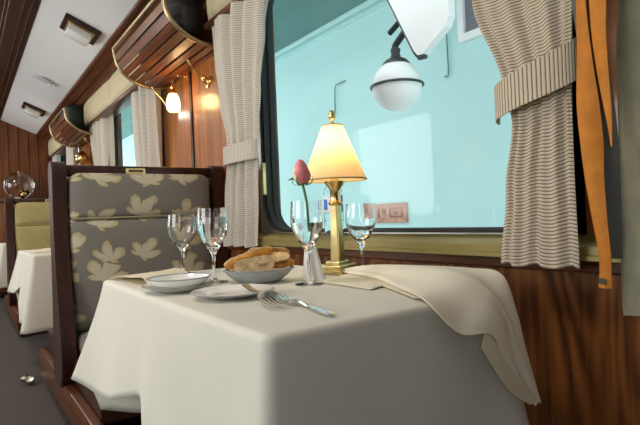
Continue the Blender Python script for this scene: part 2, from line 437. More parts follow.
# ceiling: flat centre, sloped white side panels
def slope_z(y): return 2.40 - 0.42 * (y - 0.631)
bm = NB()
prism(bm, [(0.47, slope_z(.47)), (0.95, slope_z(.95)), (0.95, slope_z(.95) + .05), (0.47, slope_z(.47) + .05)], 'x', XE, XB)
prism(bm, [(-0.9, slope_z(.47)), (-1.38, slope_z(.95)), (-1.38, slope_z(.95) + .05), (-0.9, slope_z(.47) + .05)][::-1], 'x', XE, XB)
box(bm, XE, XB, -0.92, 0.49, 2.52, 2.58)
ce = structure(finish('ceiling', bm, 'ceil', smooth=False)); ce['label'] = 'white painted sloping carriage ceiling'
bm = NB(); box(bm, XE - .1, XB + .1, YO - .12, YW + .12, 2.6, 2.66); structure(finish('ceiling', bm, 'ceil', smooth=False))['label'] = 'outer roof of the carriage'
# wooden beam between sloped and flat ceiling, stepped moulding
def beam(ys, nm):
    bm = NB(); s = 1 if ys > 0 else -1
    y0 = .25 if ys > 0 else -.9; y1 = .49 if ys > 0 else -.66
    box(bm, XE, XB, y0, y1, 2.455, 2.53, .004, 1)
    box(bm, XE, XB, y0 + .03, y1 - .05, 2.435, 2.456, .004, 1)
    box(bm, XE, XB, y0 + .05, y1 - .10, 2.42, 2.436, .004, 1)
    return structure(finish(nm, bm, 'wood_dark_x', smooth=False))
beam(1, 'trim_1')['label'] = 'dark wooden ceiling beam with stepped moulding'
beam(-1, 'trim_2')
# cornice between ceiling and wall
def cornice(sgn, nm):
    bm = NB()
    def Y(v): return v if sgn > 0 else (YO + YW) - v
    pr = [(0.925, 2.262), (0.94, 2.252), (0.955, 2.262), (1.01, 2.222), (1.03, 2.232), (1.062, 2.195), (1.085, 2.185), (1.2, 2.185), (1.2, 2.45), (0.90, 2.40)]
    prism(bm, [(Y(a), b) for a, b in pr], 'x', XE, XB)
    return structure(finish(nm, bm, 'wood_red_x', smooth=False))
cornice(1, 'trim_3')['label'] = 'polished reddish wood cornice along the top of the window wall'
cornice(-1, 'trim_4')

# windows
def make_window(k, a, b, side, detail=True):
    y0 = YW if side > 0 else YO
    s = side
    r = root('window_%d' % k, None, None, ((a + b) / 2, y0, WZ0), kind='structure')
    bm = NB(); inner = rrect(a + .012, b - .012, WZ0 + .012, WZ1 - .012, .15)
    n = len(inner); outer = []
    cx, cz = (a + b) / 2, (WZ0 + WZ1) / 2
    for p in inner:      # push ring to a rectangle
        dx, dz = p[0] - cx, p[1] - cz
        hx, hz = (b - a) / 2 + .055, (WZ1 - WZ0) / 2 + .05
        q = max(abs(dx) / hx, abs(dz) / hz); outer.append((cx + dx / q, cz + dz / q))
    ring_prism(bm, outer, inner, y0 - s * .012, y0 + s * .004); finish('frame', bm, 'alu', r)
    bm = NB(); ring_prism(bm, rrect(a, b, WZ0, WZ1, .16), rrect(a + .028, b - .028, WZ0 + .012, WZ1 - .028, .14), y0 - s * .022, y0 + s * .02)
    ring_prism(bm, rrect(a + .008, b - .008, WZ0 + .003, WZ1 - .008, .155), rrect(a + .016, b - .016, WZ0 + .008, WZ1 - .016, .15), y0 - s * .032, y0 - s * .02)
    ring_prism(bm, rrect(a + .022, b - .022, WZ0 + .006, WZ1 - .022, .145), rrect(a + .036, b - .036, WZ0 + .013, WZ1 - .036, .13), y0 + s * .01, y0 + s * .04)
    finish('gasket', bm, 'rubber', r)
    if detail:
        bm = NB(); o = rrect(a + .03, b - .03, WZ0 + .010, WZ1 - .03, .14)
        prism(bm, o, 'y', y0 + s * .024, y0 + s * .030); finish('pane', bm, 'pane', r, smooth=False)
        for xx in (a + .035, b - .035):
            bm = NB(); box(bm, xx - .012, xx + .012, y0 - s * .05, y0 - s * .03, 1.02, 1.17, .004)
            box(bm, xx - .018, xx + .03, y0 - s * .062, y0 - s * .045, 1.13, 1.145, .004)
            finish('latch', bm, 'brass_dull', r)
    return r
for k, (a, b) in enumerate(wins):
    make_window(k + 1, a, b, 1)
    make_window(k + 5, a, b, -1, detail=False)
bpy.data.objects['window_2']['label'] = 'large window with rounded corners beside the laid table'
bpy.data.objects['window_3']['label'] = 'next window along, behind the patterned bench'
# sills
for k, (a, b) in enumerate(wins):
    bm = NB()
    prism(bm, [(1.2, .79), (1.2, .842), (1.185, .840), (1.125, .824), (1.118, .817), (1.118, .80), (1.112, .797), (1.112, .787), (1.2, .782)], 'x', a - .2, b + .25)
    finish('sill', bm, 'sill', bpy.data.objects['window_%d' % (k + 1)])
# wooden rail below the sill, panels of the piers between the windows
bm = NB(); box(bm, XE, XB, 1.172, 1.2, .752, .784, .005)
structure(finish('trim_5', bm, 'wood_red_x', smooth=False))['label'] = 'narrow wooden rail below the window sill'
for k in (0, -1, 1):
    a = -3.60 + BAY * k; b = -2.18 + BAY * k; mid = -3.01 + BAY * k
    for x0, x1 in ((a + .01, mid - .018), (mid + .018, b)):
        bm = NB(); box(bm, x0, x1, 1.188, 1.2, .80, 2.18, .003, 1); finish('panel', bm, 'wood_lamplit', wr)
    bm = NB(); box(bm, mid - .018, mid + .018, 1.178, 1.2, .80, 2.18, .006, 2); finish('mullion', bm, 'wood_dark', wr)
# wainscot panels under the windows
for x0, x1 in ((-.36, .6), (-1.70, -.363), (-3.0, -1.703), (-4.3, -3.003)):
    bm = NB(); box(bm, x0, x1, 1.192, 1.2, .0, .752, .002, 1); finish('wainscot_panel', bm, 'wood_wain', wr)

# ================================================================== OUTSIDE
bm = NB(); box(bm, -16, 6, 4.0, 4.2, -1.2, 3.4)
wo = structure(finish('wall_outside', bm, 'turq', smooth=False)); wo['label'] = 'turquoise painted station wall outside the window'
bm = NB(); box(bm, -16, 6, 3.93, 4.0, 3.34, 3.40, .01); box(bm, -16, 6, 3.965, 4.0, 3.27, 3.30, .005); finish('moulding', bm, 'turq_pale', wo)
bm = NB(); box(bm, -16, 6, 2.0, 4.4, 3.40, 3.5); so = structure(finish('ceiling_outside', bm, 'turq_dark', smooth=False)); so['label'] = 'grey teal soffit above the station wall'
bm = NB(); box(bm, -16, 6, 1.6, 4.0, -1.3, -0.6); structure(finish('floor_outside', bm, 'ground', smooth=False))['label'] = 'station platform paving'
# window in the station wall
r = root('window_9', 'white framed station window high on the turquoise wall', None, (-2.75, 4.0, 2.53), kind='structure')
bm = NB(); ring_prism(bm, [(-3.16, 2.52), (-2.3, 2.52), (-2.3, 3.2), (-3.16, 3.2)], [(-3.09, 2.59), (-2.37, 2.59), (-2.37, 3.13), (-3.09, 3.13)], 3.95, 4.0); finish('frame', bm, 'white_out', r, smooth=False)
for x0, x1 in ((-3.09, -2.74), (-2.72, -2.37)):
    bm = NB(); box(bm, x0, x1, 3.985, 3.995, 2.59, 3.13); finish('pane', bm, 'pane_grey', r, smooth=False)
bm = NB(); box(bm, -2.74, -2.72, 3.96, 3.998, 2.59, 3.13); finish('mullion', bm, 'white_out', r, smooth=False)
bm = NB(); tube(bm, smoothpath([(-3.32, 3.97, 3.34), (-3.31, 3.97, 2.5), (-3.31, 3.97, 2.26), (-3.36, 3.97, 2.25)], 4), .008, 6)
tag(finish('conduit', bm, 'turq_dark'), 'thin pipe running down the station wall left of its window', 'pipe')
bm = NB(); tube(bm, [(-4.94, 3.97, 2.59), (-5.13, 3.97, 2.585), (-5.155, 3.97, 2.55), (-5.18, 3.97, 2.20)], .008, 6)
tag(finish('conduit', bm, 'turq_dark'), 'thin bent pipe on the station wall above the table lamp', 'pipe')
# notices
r = root('notice_sign', 'small brown pink notice on the station wall behind the right wine glass', 'sign', (-4.31, 3.99, .8))
bm = NB(); box(bm, -4.66, -3.97, 3.97, 4.0, .80, 1.02, .004, 1); finish('board', bm, 'notice', r)
for q, (x0, x1, z0, z1) in enumerate(((-4.6, -4.5, .87, .95), (-4.44, -4.40, .86, .96), (-4.36, -4.30, .90, .96), (-4.22, -4.05, .86, .875), (-4.22, -4.05, .955, .965), (-4.24, -4.22, .86, .965), (-4.05, -4.03, .86, .965), (-4.18, -4.1, .90, .93))):
    bm = NB(); box(bm, x0, x1, 3.966, 3.971, z0, z1); finish('print', bm, 'notice_ink', r, smooth=False)
# platform lamp: globe on a bracket from a white board hung below the soffit
r = root('platform_lamp', 'white globe lamp with dark ring hung from a white sign board outside the window', 'lamp', (-2.54, 2.5, 1.6))
gc = Vector((-2.54, 2.5, 1.79)); gr = .174
bm = NB(); lathe(bm, [(gr * math.sin(PI * k / 20), -gr * math.cos(PI * k / 20)) for k in range(21)], gc, 36); finish('globe', bm, 'white_out', r)
bm = NB(); tube(bm, [gc + Vector((math.cos(t) * (gr + .006), math.sin(t) * (gr + .006), .0)) for t in [2 * PI * k / 40 for k in range(40)]], .009, 8, closed=True); finish('ring', bm, 'black_out', r)
bm = NB(); lathe(bm, [(0, .215), (.035, .215), (.035, .20), (.075, .180), (.098, .152), (.10, .144), (.0, .16)], gc, 28)
lathe(bm, [(0, .20), (.030, .20), (.030, .235), (.034, .238), (.034, .26), (0, .265)], gc, 20); finish('cap', bm, 'black_out', r)
bm = NB(); tube(bm, smoothpath([gc + Vector((0, 0, .25)), gc + Vector((.0, 0, .28)), gc + Vector((.03, 0, .305)), gc + Vector((.13, 0, .37))], 4), .024, 10); finish('arm', bm, 'black_out', r)
bm = NB(); tube(bm, [gc + Vector((-.05, .0, .385)), gc + Vector((.10, 0, .455))], .02, 8); finish('bracket', bm, 'black_out', r)
bd = [(-2.90, 3.40), (-2.57, 2.43), (-2.33, 1.97), (-2.30, 1.935), (-2.255, 1.93), (-2.06, 2.045), (-2.03, 2.10), (-2.0, 3.40)]
bm = NB(); prism(bm, bd, 'y', 2.46, 2.52); finish('board', bm, 'white_out', r, smooth=False)
bm = NB(); tube(bm, [(-2.91, 2.49, 3.38), (-2.58, 2.49, 2.43), (-2.34, 2.49, 1.97), (-2.305, 2.49, 1.925), (-2.255, 2.49, 1.92)], .02, 8); finish('board_edge', bm, 'black_out', r)

# ================================================================== CURTAINS AND VALANCES
def curtain(name, label, tab, y0, m, folds, amp, ztop, zbot, tie=None, group=None, nu=120, nv=60, phase=0.0, lift=None):
    """tab: [(z, xl, xr)] silhouettes from bottom to top"""
    def fn(u, v):
        z = lerp(zbot, ztop, v); xl, xr = interp(tab, z); wdt = xr - xl
        g = min(1.2, max(.4, wdt / .45))
        ph = phase + 2 * PI * folds * u + .5 * math.sin(2.1 * v + 5 * u)
        d = math.sin(ph) * amp * g + .35 * amp * math.sin(2.3 * ph + 1.7 + v * 2)
        x = xl + wdt * (u + .012 * math.sin(ph + 1.2))
        zz = z + (lift(u, v) if lift else 0) + .004 * math.sin(ph) * (1 - v)
        return (x, y0 + d, zz)
    bm = NB(); sheet(bm, fn, nu, nv, .003, lambda u, v: (u * .9, lerp(zbot, ztop, v)))
    if not tie: return tag(finish(name, bm, m, angle=80), label, 'curtain', group)
    r = root(name, label, 'curtain', ((tab[0][1] + tab[0][2]) / 2, y0, zbot), group)
    finish('drape', bm, m, r, angle=80)
    (zl0, zl1, xl), (zr0, zr1, xr), yb = tie
    def tf(u, v):
        a = u * PI
        x = lerp(xl, xr, .5 - .5 * math.cos(a)); bulge = math.sin(a) ** .7
        return (x, lerp(y0 + .01, yb, bulge), lerp(lerp(zl0, zr0, u), lerp(zl1, zr1, u), v) - .006 * math.sin(a))
    bm = NB(); sheet(bm, tf, 40, 8, .004, lambda u, v: (v * .1, u * abs(xr - xl) * 1.15)); finish('tieback', bm, m, r, angle=80)
    return r
G = 'window curtains of the carriage'
curtain('curtain', 'pale ribbed curtain with tieback left of the big window', [(.78, -2.391, -2.041), (1.0, -2.352, -2.022), (1.22, -2.304, -2.012), (1.30, -2.304, -2.002), (1.5, -2.372, -1.973), (1.75, -2.42, -1.915), (2.0, -2.44, -1.818)],
        1.080, 'curtain_near', 3.4, .024, 1.912, .782, ((1.180, 1.268, -2.315), (1.180, 1.263, -1.995), 1.035), G)
curtain('curtain', 'brown ribbed curtain with slanting tieback right of the big window', [(.765, -.775, -.572), (.95, -.752, -.575), (1.12, -.725, -.575), (1.2, -.745, -.57), (1.45, -.825, -.555), (1.7, -.93, -.53), (1.98, -1.02, -.50)],
        1.089, 'curtain_dark', 2.6, .0125, 1.912, .772, ((1.118, 1.200, -.765), (1.185, 1.275, -.555), 1.052), G, lift=lambda u, v: .03 * u * math.sin(PI * v) - .02 * math.sin(PI * u) * v)
curtain('curtain', 'bunched pinkish curtain at the right side of the far window', [(.80, -3.98, -3.46), (1.2, -4.0, -3.48), (1.93, -4.12, -3.44)], 1.12, 'curtain_near', 3.5, .025, 1.93, .80, None, G, 70, 30)
curtain('curtain', 'pale curtain at the left side of the far window', [(.80, -5.34, -5.02), (1.25, -5.37, -5.02), (1.93, -5.64, -5.0)], 1.12, 'curtain_near', 4, .025, 1.93, .80, None, G, 70, 30, 1.0)
curtain('curtain', 'narrow grey side of the curtain beside the far window pane', [(.80, -5.02, -4.88), (1.98, -5.0, -4.82)], 1.15, 'curtain_grey', 1.2, .012, 1.93, .80, None, G, 30, 20, .4)
curtain('curtain', 'distant curtain below the beige valance near the end wall', [(.80, -7.05, -6.55), (1.98, -7.1, -6.5)], 1.12, 'curtain_near', 3.5, .025, 1.93, .80, None, G, 60, 20, .4)
curtain('curtain', 'distant curtain hanging next to the end wall above the yellow bench', [(.80, -8.3, -7.85), (1.98, -8.3, -7.8)], 1.12, 'curtain_near', 3.5, .025, 1.93, .80, None, G, 60, 20, .9)

def valance(x0, x1, label, n=2):
    r = root('valance', label, 'valance', ((x0 + x1) / 2, 1.13, 1.94), 'padded valances')
    bm = NB(); box(bm, x0, x1, 1.07, 1.2, 1.915, 1.945, .006); box(bm, x0, x1, 1.10, 1.19, 1.945, 2.19); finish('rail', bm, 'wood_red_x', r)
    for k in range(n):
        a = lerp(x0, x1, k / n) + .004; b = lerp(x0, x1, (k + 1) / n) - .004
        def fn(u, v):
            e = (1 - abs(2 * u - 1) ** 6) * (1 - abs(2 * v - 1) ** 4)
            return (lerp(a, b, u), 1.098 - .04 * max(0, e) ** .5, lerp(1.945, 2.19, v))
        bm = NB(); sheet(bm, fn, 24, 12, .004); finish('cushion', bm, 'valance', r, angle=60)
    return r
valance(-2.50, -0.56, 'beige padded valance above the near curtain')
valance(-2.80 - BAY, -0.56 - BAY + .06, 'beige padded valance above the far window')
valance(-2.80 - 2 * BAY + .3, -0.60 - 2 * BAY, 'small distant beige valance near the end wall')

# ================================================================== LUGGAGE RACKS
def rack(dx, label):
    r = root('luggage_rack', label, 'rack', (-2.92 + dx, 1.15, 1.82), 'wooden slatted luggage racks')
    prof = smoothpath([(0, 1.195, 1.845), (0, 1.10, 1.83), (0, 1.0, 1.845), (0, .92, 1.89), (0, .865, 1.96), (0, .845, 2.06)], 6)
    xa, xb = -3.45 + dx, -2.47 + dx
    for k, x in ((0, xa), (1, xb)):
        bm = NB(); tube(bm, [Vector((x, p.y, p.z)) for p in prof], .012, 10); finish('rim', bm, 'bronze', r)
    bm = NB(); tube(bm, [(xa, .845, 2.06), (xb, .845, 2.06)], .012, 10)
    finish('front_rail', bm, 'bronze', r)
    N = 8
    for k in range(N):
        f = (k + .5) / N * (len(prof) - 1) * .93
        i = int(f); p = prof[i].lerp(prof[i + 1], f - i); t = (prof[i + 1] - prof[i]).normalized(); nrm = Vector((0, t.z, -t.y))
        if nrm.z > 0: nrm = -nrm
        hw = .0215; th = .008
        o = [p - t * hw, p + t * hw, p + t * hw - nrm * th * 1.6, p - t * hw - nrm * th * 1.6]
        bm = NB(); prism(bm, [(q.y, q.z) for q in o], 'x', xa + .012, xb - .012); finish('slat', bm, 'wood_slat', r, smooth=False)
    for x in (-2.74 + dx, -3.40 + dx):
        bm = NB(); tube(bm, smoothpath([(x, 1.07, 1.825), (x, 1.09, 1.79), (x, 1.13, 1.75), (x, 1.16, 1.71), (x, 1.188, 1.70)], 4), .006, 8)
        lathe(bm, [(0, 0), (.022, 0), (.022, .008), (0, .012)], (x, 1.188, 1.70), 14, Matrix.Rotation(PI / 2, 4, 'X')); finish('bracket', bm, 'brass_dull', r)
    return r
rack(0, 'wooden slatted luggage rack with brass rim above the patterned bench')
rack(-BAY, 'smaller looking distant slatted luggage rack carrying a dark green bag')

def bag(name, label, c, s, m, strap=None):
    r = root(name, label, 'bag', (c[0], c[1], c[2]))
    bm = NB(); N = 20
    def fn(u, v):
        a = 2 * PI * u; t = PI * (v - .5)
        def se(w, e): return math.copysign(abs(w) ** e, w)
        return (c[0] + s[0] * se(math.cos(t), .55) * se(math.cos(a), .6), c[1] + s[1] * se(math.cos(t), .55) * se(math.sin(a), .6),
                c[2] + s[2] + s[2] * se(math.sin(t), .6) + .01 * math.sin(3 * a))
    sheet(bm, fn, 32, 16); bmesh.ops.remove_doubles(bm, verts=bm.verts, dist=1e-5); finish('body', bm, m, r)
    bm = NB(); zt = c[2] + 2 * s[2]
    tube(bm, smoothpath([(c[0] - s[0] * .35, c[1], zt - .01), (c[0] - s[0] * .3, c[1], zt + .04), (c[0] + s[0] * .3, c[1], zt + .04), (c[0] + s[0] * .35, c[1], zt - .01)], 6), .01, 8); finish('handle', bm, m, r)
    if strap:
        bm = NB()
        prism(bm, strap, 'y', c[1] - s[1] - .012, c[1] - s[1] - .002); finish('strap', bm, 'strap_pale', r, smooth=False)
    return r
bag('travel_bag', 'black bag lying on the near luggage rack', (-2.98, 1.055, 1.862), (.40, .11, .15), 'black_bag')
bag('travel_bag', 'dark green bag on the distant luggage rack', (-6.10, 1.04, 1.866), (.29, .115, .18), 'green_bag')
# small pale paddle fixed to the sloped ceiling beside the green bag
bm = NB(); y1 = .79
tube(bm, [(-5.55, .80, slope_z(.80) - .02), (-5.58, .76, slope_z(.76) - .03)], .02, 8)
sheet(bm, lambda u, v: (-5.55 - .05 * math.sin(PI * min(u * 1.1, 1)) * (v - .5) * 2, lerp(.78, .60, u), slope_z(lerp(.78, .60, u)) - .03 - .004 * math.sin(PI * v)), 12, 6, .004)
tag(finish('ceiling_paddle', bm, 'strap_pale'), 'small pale grey paddle fixed under the ceiling beside the dark green bag', 'paddle')

# ================================================================== CEILING LAMPS, SCONCES, HOOKS
def ceil_lamp(x, label):
    yc = .752; zc = slope_z(yc)
    rot = Matrix.Translation((x, yc, zc)) @ Matrix.Rotation(math.atan(-.42), 4, 'X')
    r = root('ceiling_lamp', label, 'lamp', (x, yc, zc), 'square ceiling lamps')
    bm = NB(); box(bm, -.13, .13, -.125, .125, -.028, 0, .004, 1, rot); finish('base', bm, 'wood_dark', r, smooth=False)
    bm = NB(); box(bm, -.098, .098, -.093, .093, -.036, -.027, .003, 1, rot); finish('brass_rim', bm, 'brass_dull', r, smooth=False)
    bm = NB(); box(bm, -.085, .085, -.082, .082, -.085, -.034, .012, 2, rot); finish('glass_shade', bm, 'opal_off', r)
    return r
ceil_lamp(-3.97, 'square wooden ceiling lamp with white glass, the nearer one')
ceil_lamp(-6.92, 'square wooden ceiling lamp with white glass, the farther one')

for x, lb in ((-1.6, 'nearest'), (-4.4, 'middle'), (-7.0, 'farthest')):  # out-of-view fixtures, added to brighten the table tops from above
    r = root('ceiling_lamp', 'unseen fill lamp added above the aisle, the %s of three' % lb, 'lamp', (x, -.2, 2.45), 'added fill lamps above the aisle')
    bm = NB(); box(bm, x - .22, x + .22, -.36, -.04, 2.49, 2.52, .005, 1); finish('base', bm, 'wood_dark', r, smooth=False)
    bm = NB(); box(bm, x - .19, x + .19, -.33, -.07, 2.44, 2.49, .015, 2); finish('glass_shade', bm, 'fill_glow', r)
    area('fill_light', (x, -.2, 2.43), (.38, .26), 14, (1.0, .90, .76), (0, .001, -1))
def sconce(dx, label, lit):
    r = root('wall_sconce', label, 'lamp', (-3.20 + dx, 1.188, 1.66), 'wall sconces between the windows')
    x = -3.20 + dx
    bm = NB(); lathe(bm, [(0, 0), (.03, 0), (.03, .006), (.012, .016), (0, .018)], (x, 1.188, 1.915), 18, Matrix.Rotation(PI / 2, 4, 'X')); finish('backplate', bm, 'brass', r)
    tip = Vector((-3.10 + dx, 1.105, 1.725))
    bm = NB(); tube(bm, smoothpath([(x, 1.18, 1.915), (x + .01, 1.15, 1.92), (x + .03, 1.125, 1.88), tip + Vector((-.005, 0, .04)), tip], 5), .0085, 8)
    lathe(bm, [(0, .02), (.014, .018), (.02, .0), (.03, -.012), (.0, -.012)], tip, 16); finish('arm', bm, 'brass', r)
    pr = [(.0, -.010), (.024, -.011), (.036, -.03), (.043, -.06), (.045, -.085), (.041, -.108), (.030, -.124), (.0, -.13)]
    if not lit: pr = [(.075 * math.sin(PI * k / 14), -.07 + .075 * math.cos(PI * k / 14)) for k in range(15)]
    bm = NB(); lathe(bm, pr, tip, 24)
    if lit:
        finish('shade', bm, 'opal', r)
        l = bpy.data.lights.new('sconce_light', 'POINT'); l.energy = 2.2; l.color = (1, .62, .28); l.shadow_soft_size = .05
        o = bpy.data.objects.new('sconce_light', l); COL.objects.link(o); o.location = tip + Vector((0.06, -.06, -.05))
    else:
        finish('shade', bm, 'brass', r)
    return r
sconce(0, 'lit wall sconce with glowing opal glass shade beside the near curtain', True)
sconce(-BAY, 'unlit round brass wall sconce seen above the patterned bench', False)
def hook(x, z, label):
    bm = NB(); lathe(bm, [(0, 0), (.018, 0), (.018, .006), (.008, .012), (.007, .028), (.016, .036), (.016, .046), (.008, .054), (0, .055)], (x, 1.188, z), 16, Matrix.Rotation(PI / 2, 4, 'X'))
    tag(finish('coat_hook', bm, 'brass'), label, 'hook', 'brass coat hooks')
hook(-3.10, 1.838, 'round brass coat hook beside the lit sconce')
hook(-2.70, 1.72, 'round brass coat hook half hidden by the near curtain')

# ================================================================== BENCHES
def bench():
    r = root('dining_bench', 'high-backed bench with dark wood frame and taupe leaf-print upholstery behind the laid table', 'bench', (-2.6, .77, 0), 'high-backed carriage benches')
    # aisle end post: gently bowed board with a scrolled head
    def side(x, y0, y1):
        f = [(-2.50, .20), (-2.44, .30), (-2.455, .45), (-2.50, .62), (-2.535, .80), (-2.545, .95), (-2.54, 1.08), (-2.53, 1.14), (-2.535, 1.185), (-2.56, 1.205), (-2.60, 1.21), (-2.645, 1.20), (-2.662, 1.17), (-2.655, 1.1), (-2.65, .9), (-2.66, .6), (-2.69, .4), (-2.70, .20)]
        f = [(p.x, p.z) for p in smoothpath([(a, 0, b) for a, b in f], 3, closed=True)]
        bm = NB(); prism(bm, f, 'y', y0, y1)
        bmesh.ops.bevel(bm, geom=[e for e in bm.edges if abs(e.verts[0].co.y - e.verts[1].co.y) < 1e-6], offset=.006, segments=2, affect='EDGES')
        return finish('end_post', bm, 'wood_dark', r)
    side(0, .335, .395); side(0, 1.11, 1.17)
    bm = NB(); box(bm, -2.66, -2.575, .39, 1.115, 1.145, 1.196, .008); finish('top_rail', bm, 'wood_dark', r)
    bm = NB(); box(bm, -2.575, -2.569, .665, .76, 1.158, 1.185, .002, 1); pl = finish('name_plate', bm, 'brass_dull', r)
    bm = NB(); box(bm, -2.57, -2.567, .678, .748, 1.165, 1.178); finish('inlay', bm, 'wood_red_x', pl, smooth=False)
    # upholstered back in two padded fields
    def pad(name, z0, z1, rt, rb, depth, m):
        y0, y1 = .402, 1.092
        bm = NB(); o = []
        for cy, cz, a0, rr in ((y1 - rt, z1 - rt, 0, rt), (y0 + rt, z1 - rt, PI / 2, rt), (y0 + rb, z0 + rb, PI, rb), (y1 - rb, z0 + rb, 1.5 * PI, rb)):
            for k in range(9):
                a = a0 + PI / 2 * k / 8; o.append((cy + rr * math.cos(a), cz + rr * math.sin(a)))
        cy, cz = (y0 + y1) / 2, (z0 + z1) / 2
        rings = []
        for sc, xx in ((1, -2.655), (1, -2.57), (.99, -2.555), (.97, -2.543), (.93, -2.534), (.8, -2.534 + depth * .5), (.5, -2.534 + depth * .9), (.0, -2.534 + depth)):
            inset = 1 - sc
            if sc == 0: rings.append([bm.verts.new((xx, cy, cz))]); continue
            rings.append([bm.verts.new((xx, p[0] + (cy - p[0]) * inset, p[1] + (cz - p[1]) * inset)) for p in o])
        bm.faces.new(rings[0])
        for A, B in zip(rings, rings[1:]):
            n = len(A)
            for k in range(n):
                if len(B) == 1: bm.faces.new((A[k], A[(k + 1) % n], B[0]))
                else: bm.faces.new((A[k], A[(k + 1) % n], B[(k + 1) % n], B[k]))
        return finish(name, bm, m, r, angle=60)
    pad('headrest', .945, 1.158, .055, .012, .012, 'floral')
    pad('backrest', .42, .943, .012, .03, .02, 'floral')
    bm = NB(); tube(bm, [(-2.545, .41, .944), (-2.536, .43, .944), (-2.535, 1.065, .944), (-2.545, 1.085, .944)], .005, 6); finish('piping', bm, 'piping', r)
    bm = NB(); box(bm, -2.53, -2.10, .41, 1.10, .325, .43, .035, 3); finish('seat', bm, 'floral', r)
    bm = NB(); box(bm, -3.24, -2.69, .40, 1.10, .24, .44, .035, 3); finish('rear_seat', bm, 'seat_pale', r)
    bm = NB(); box(bm, -2.76, -2.665, .40, 1.10, .44, 1.14, .03, 3); finish('rear_backrest', bm, 'seat_pale', r)
    bm = NB(); box(bm, -3.36, -1.90, .345, .385, .07, .215, .008); finish('base_rail', bm, 'wood_red_x', r)
    bm = NB(); box(bm, -3.30, -1.96, .385, 1.10, .19, .33, .004, 1); finish('seat_frame', bm, 'wood_dark', r, smooth=False)
    for x in (-2.98, -2.02):
        for y in (.37, 1.08):
            bm = NB(); box(bm, x - .045, x + .045, y, y + .07, 0, .20, .004, 1); finish('leg', bm, 'table_wood', r, smooth=False)
    return r
b1 = bench()
b2 = copy_tree(b1, None, {M['floral']: M['yellow'], M['piping']: M['yellow']}); b2.location.x -= BAY
b2['label'] = 'distant high-backed bench with plain mustard yellow upholstery'

# ================================================================== TABLES AND CLOTHS
TX0, TX1, TY0, TY1, TZ = -1.70, -.645, .352, .985, .738
def table():
    r = root('dining_table', 'dark wooden table hidden under the nearest white cloth', 'table', (-1.17, .7, 0), 'carriage dining tables')
    bm = NB(); prism(bm, rrect(TX0 + .02, TX1 - .02, TY0 + .02, TY1 - .02, .09), 'z', .70, TZ - .004); finish('tabletop', bm, 'table_wood', r)
    bm = NB(); box(bm, -1.25, -1.10, .62, .77, .05, .70, .01); finish('pedestal', bm, 'table_wood', r)
    bm = NB(); box(bm, -1.40, -.95, .50, .90, 0, .05, .01); finish('foot', bm, 'table_wood', r)
    # iron bracket on the far side of the table
    bm = NB(); box(bm, -1.60, -1.45, .55, .80, .0, .70, .01); finish('support', bm, 'table_wood', r)
    return r
t1 = table()
t2 = copy_tree(t1); t2.location.x -= BAY; t2['label'] = 'dark wooden table under the white cloth in front of the yellow bench'
t3 = copy_tree(t1); t3.location.x -= 2 * BAY; t3['label'] = 'farthest table, dark wood below a white cloth at the left edge'

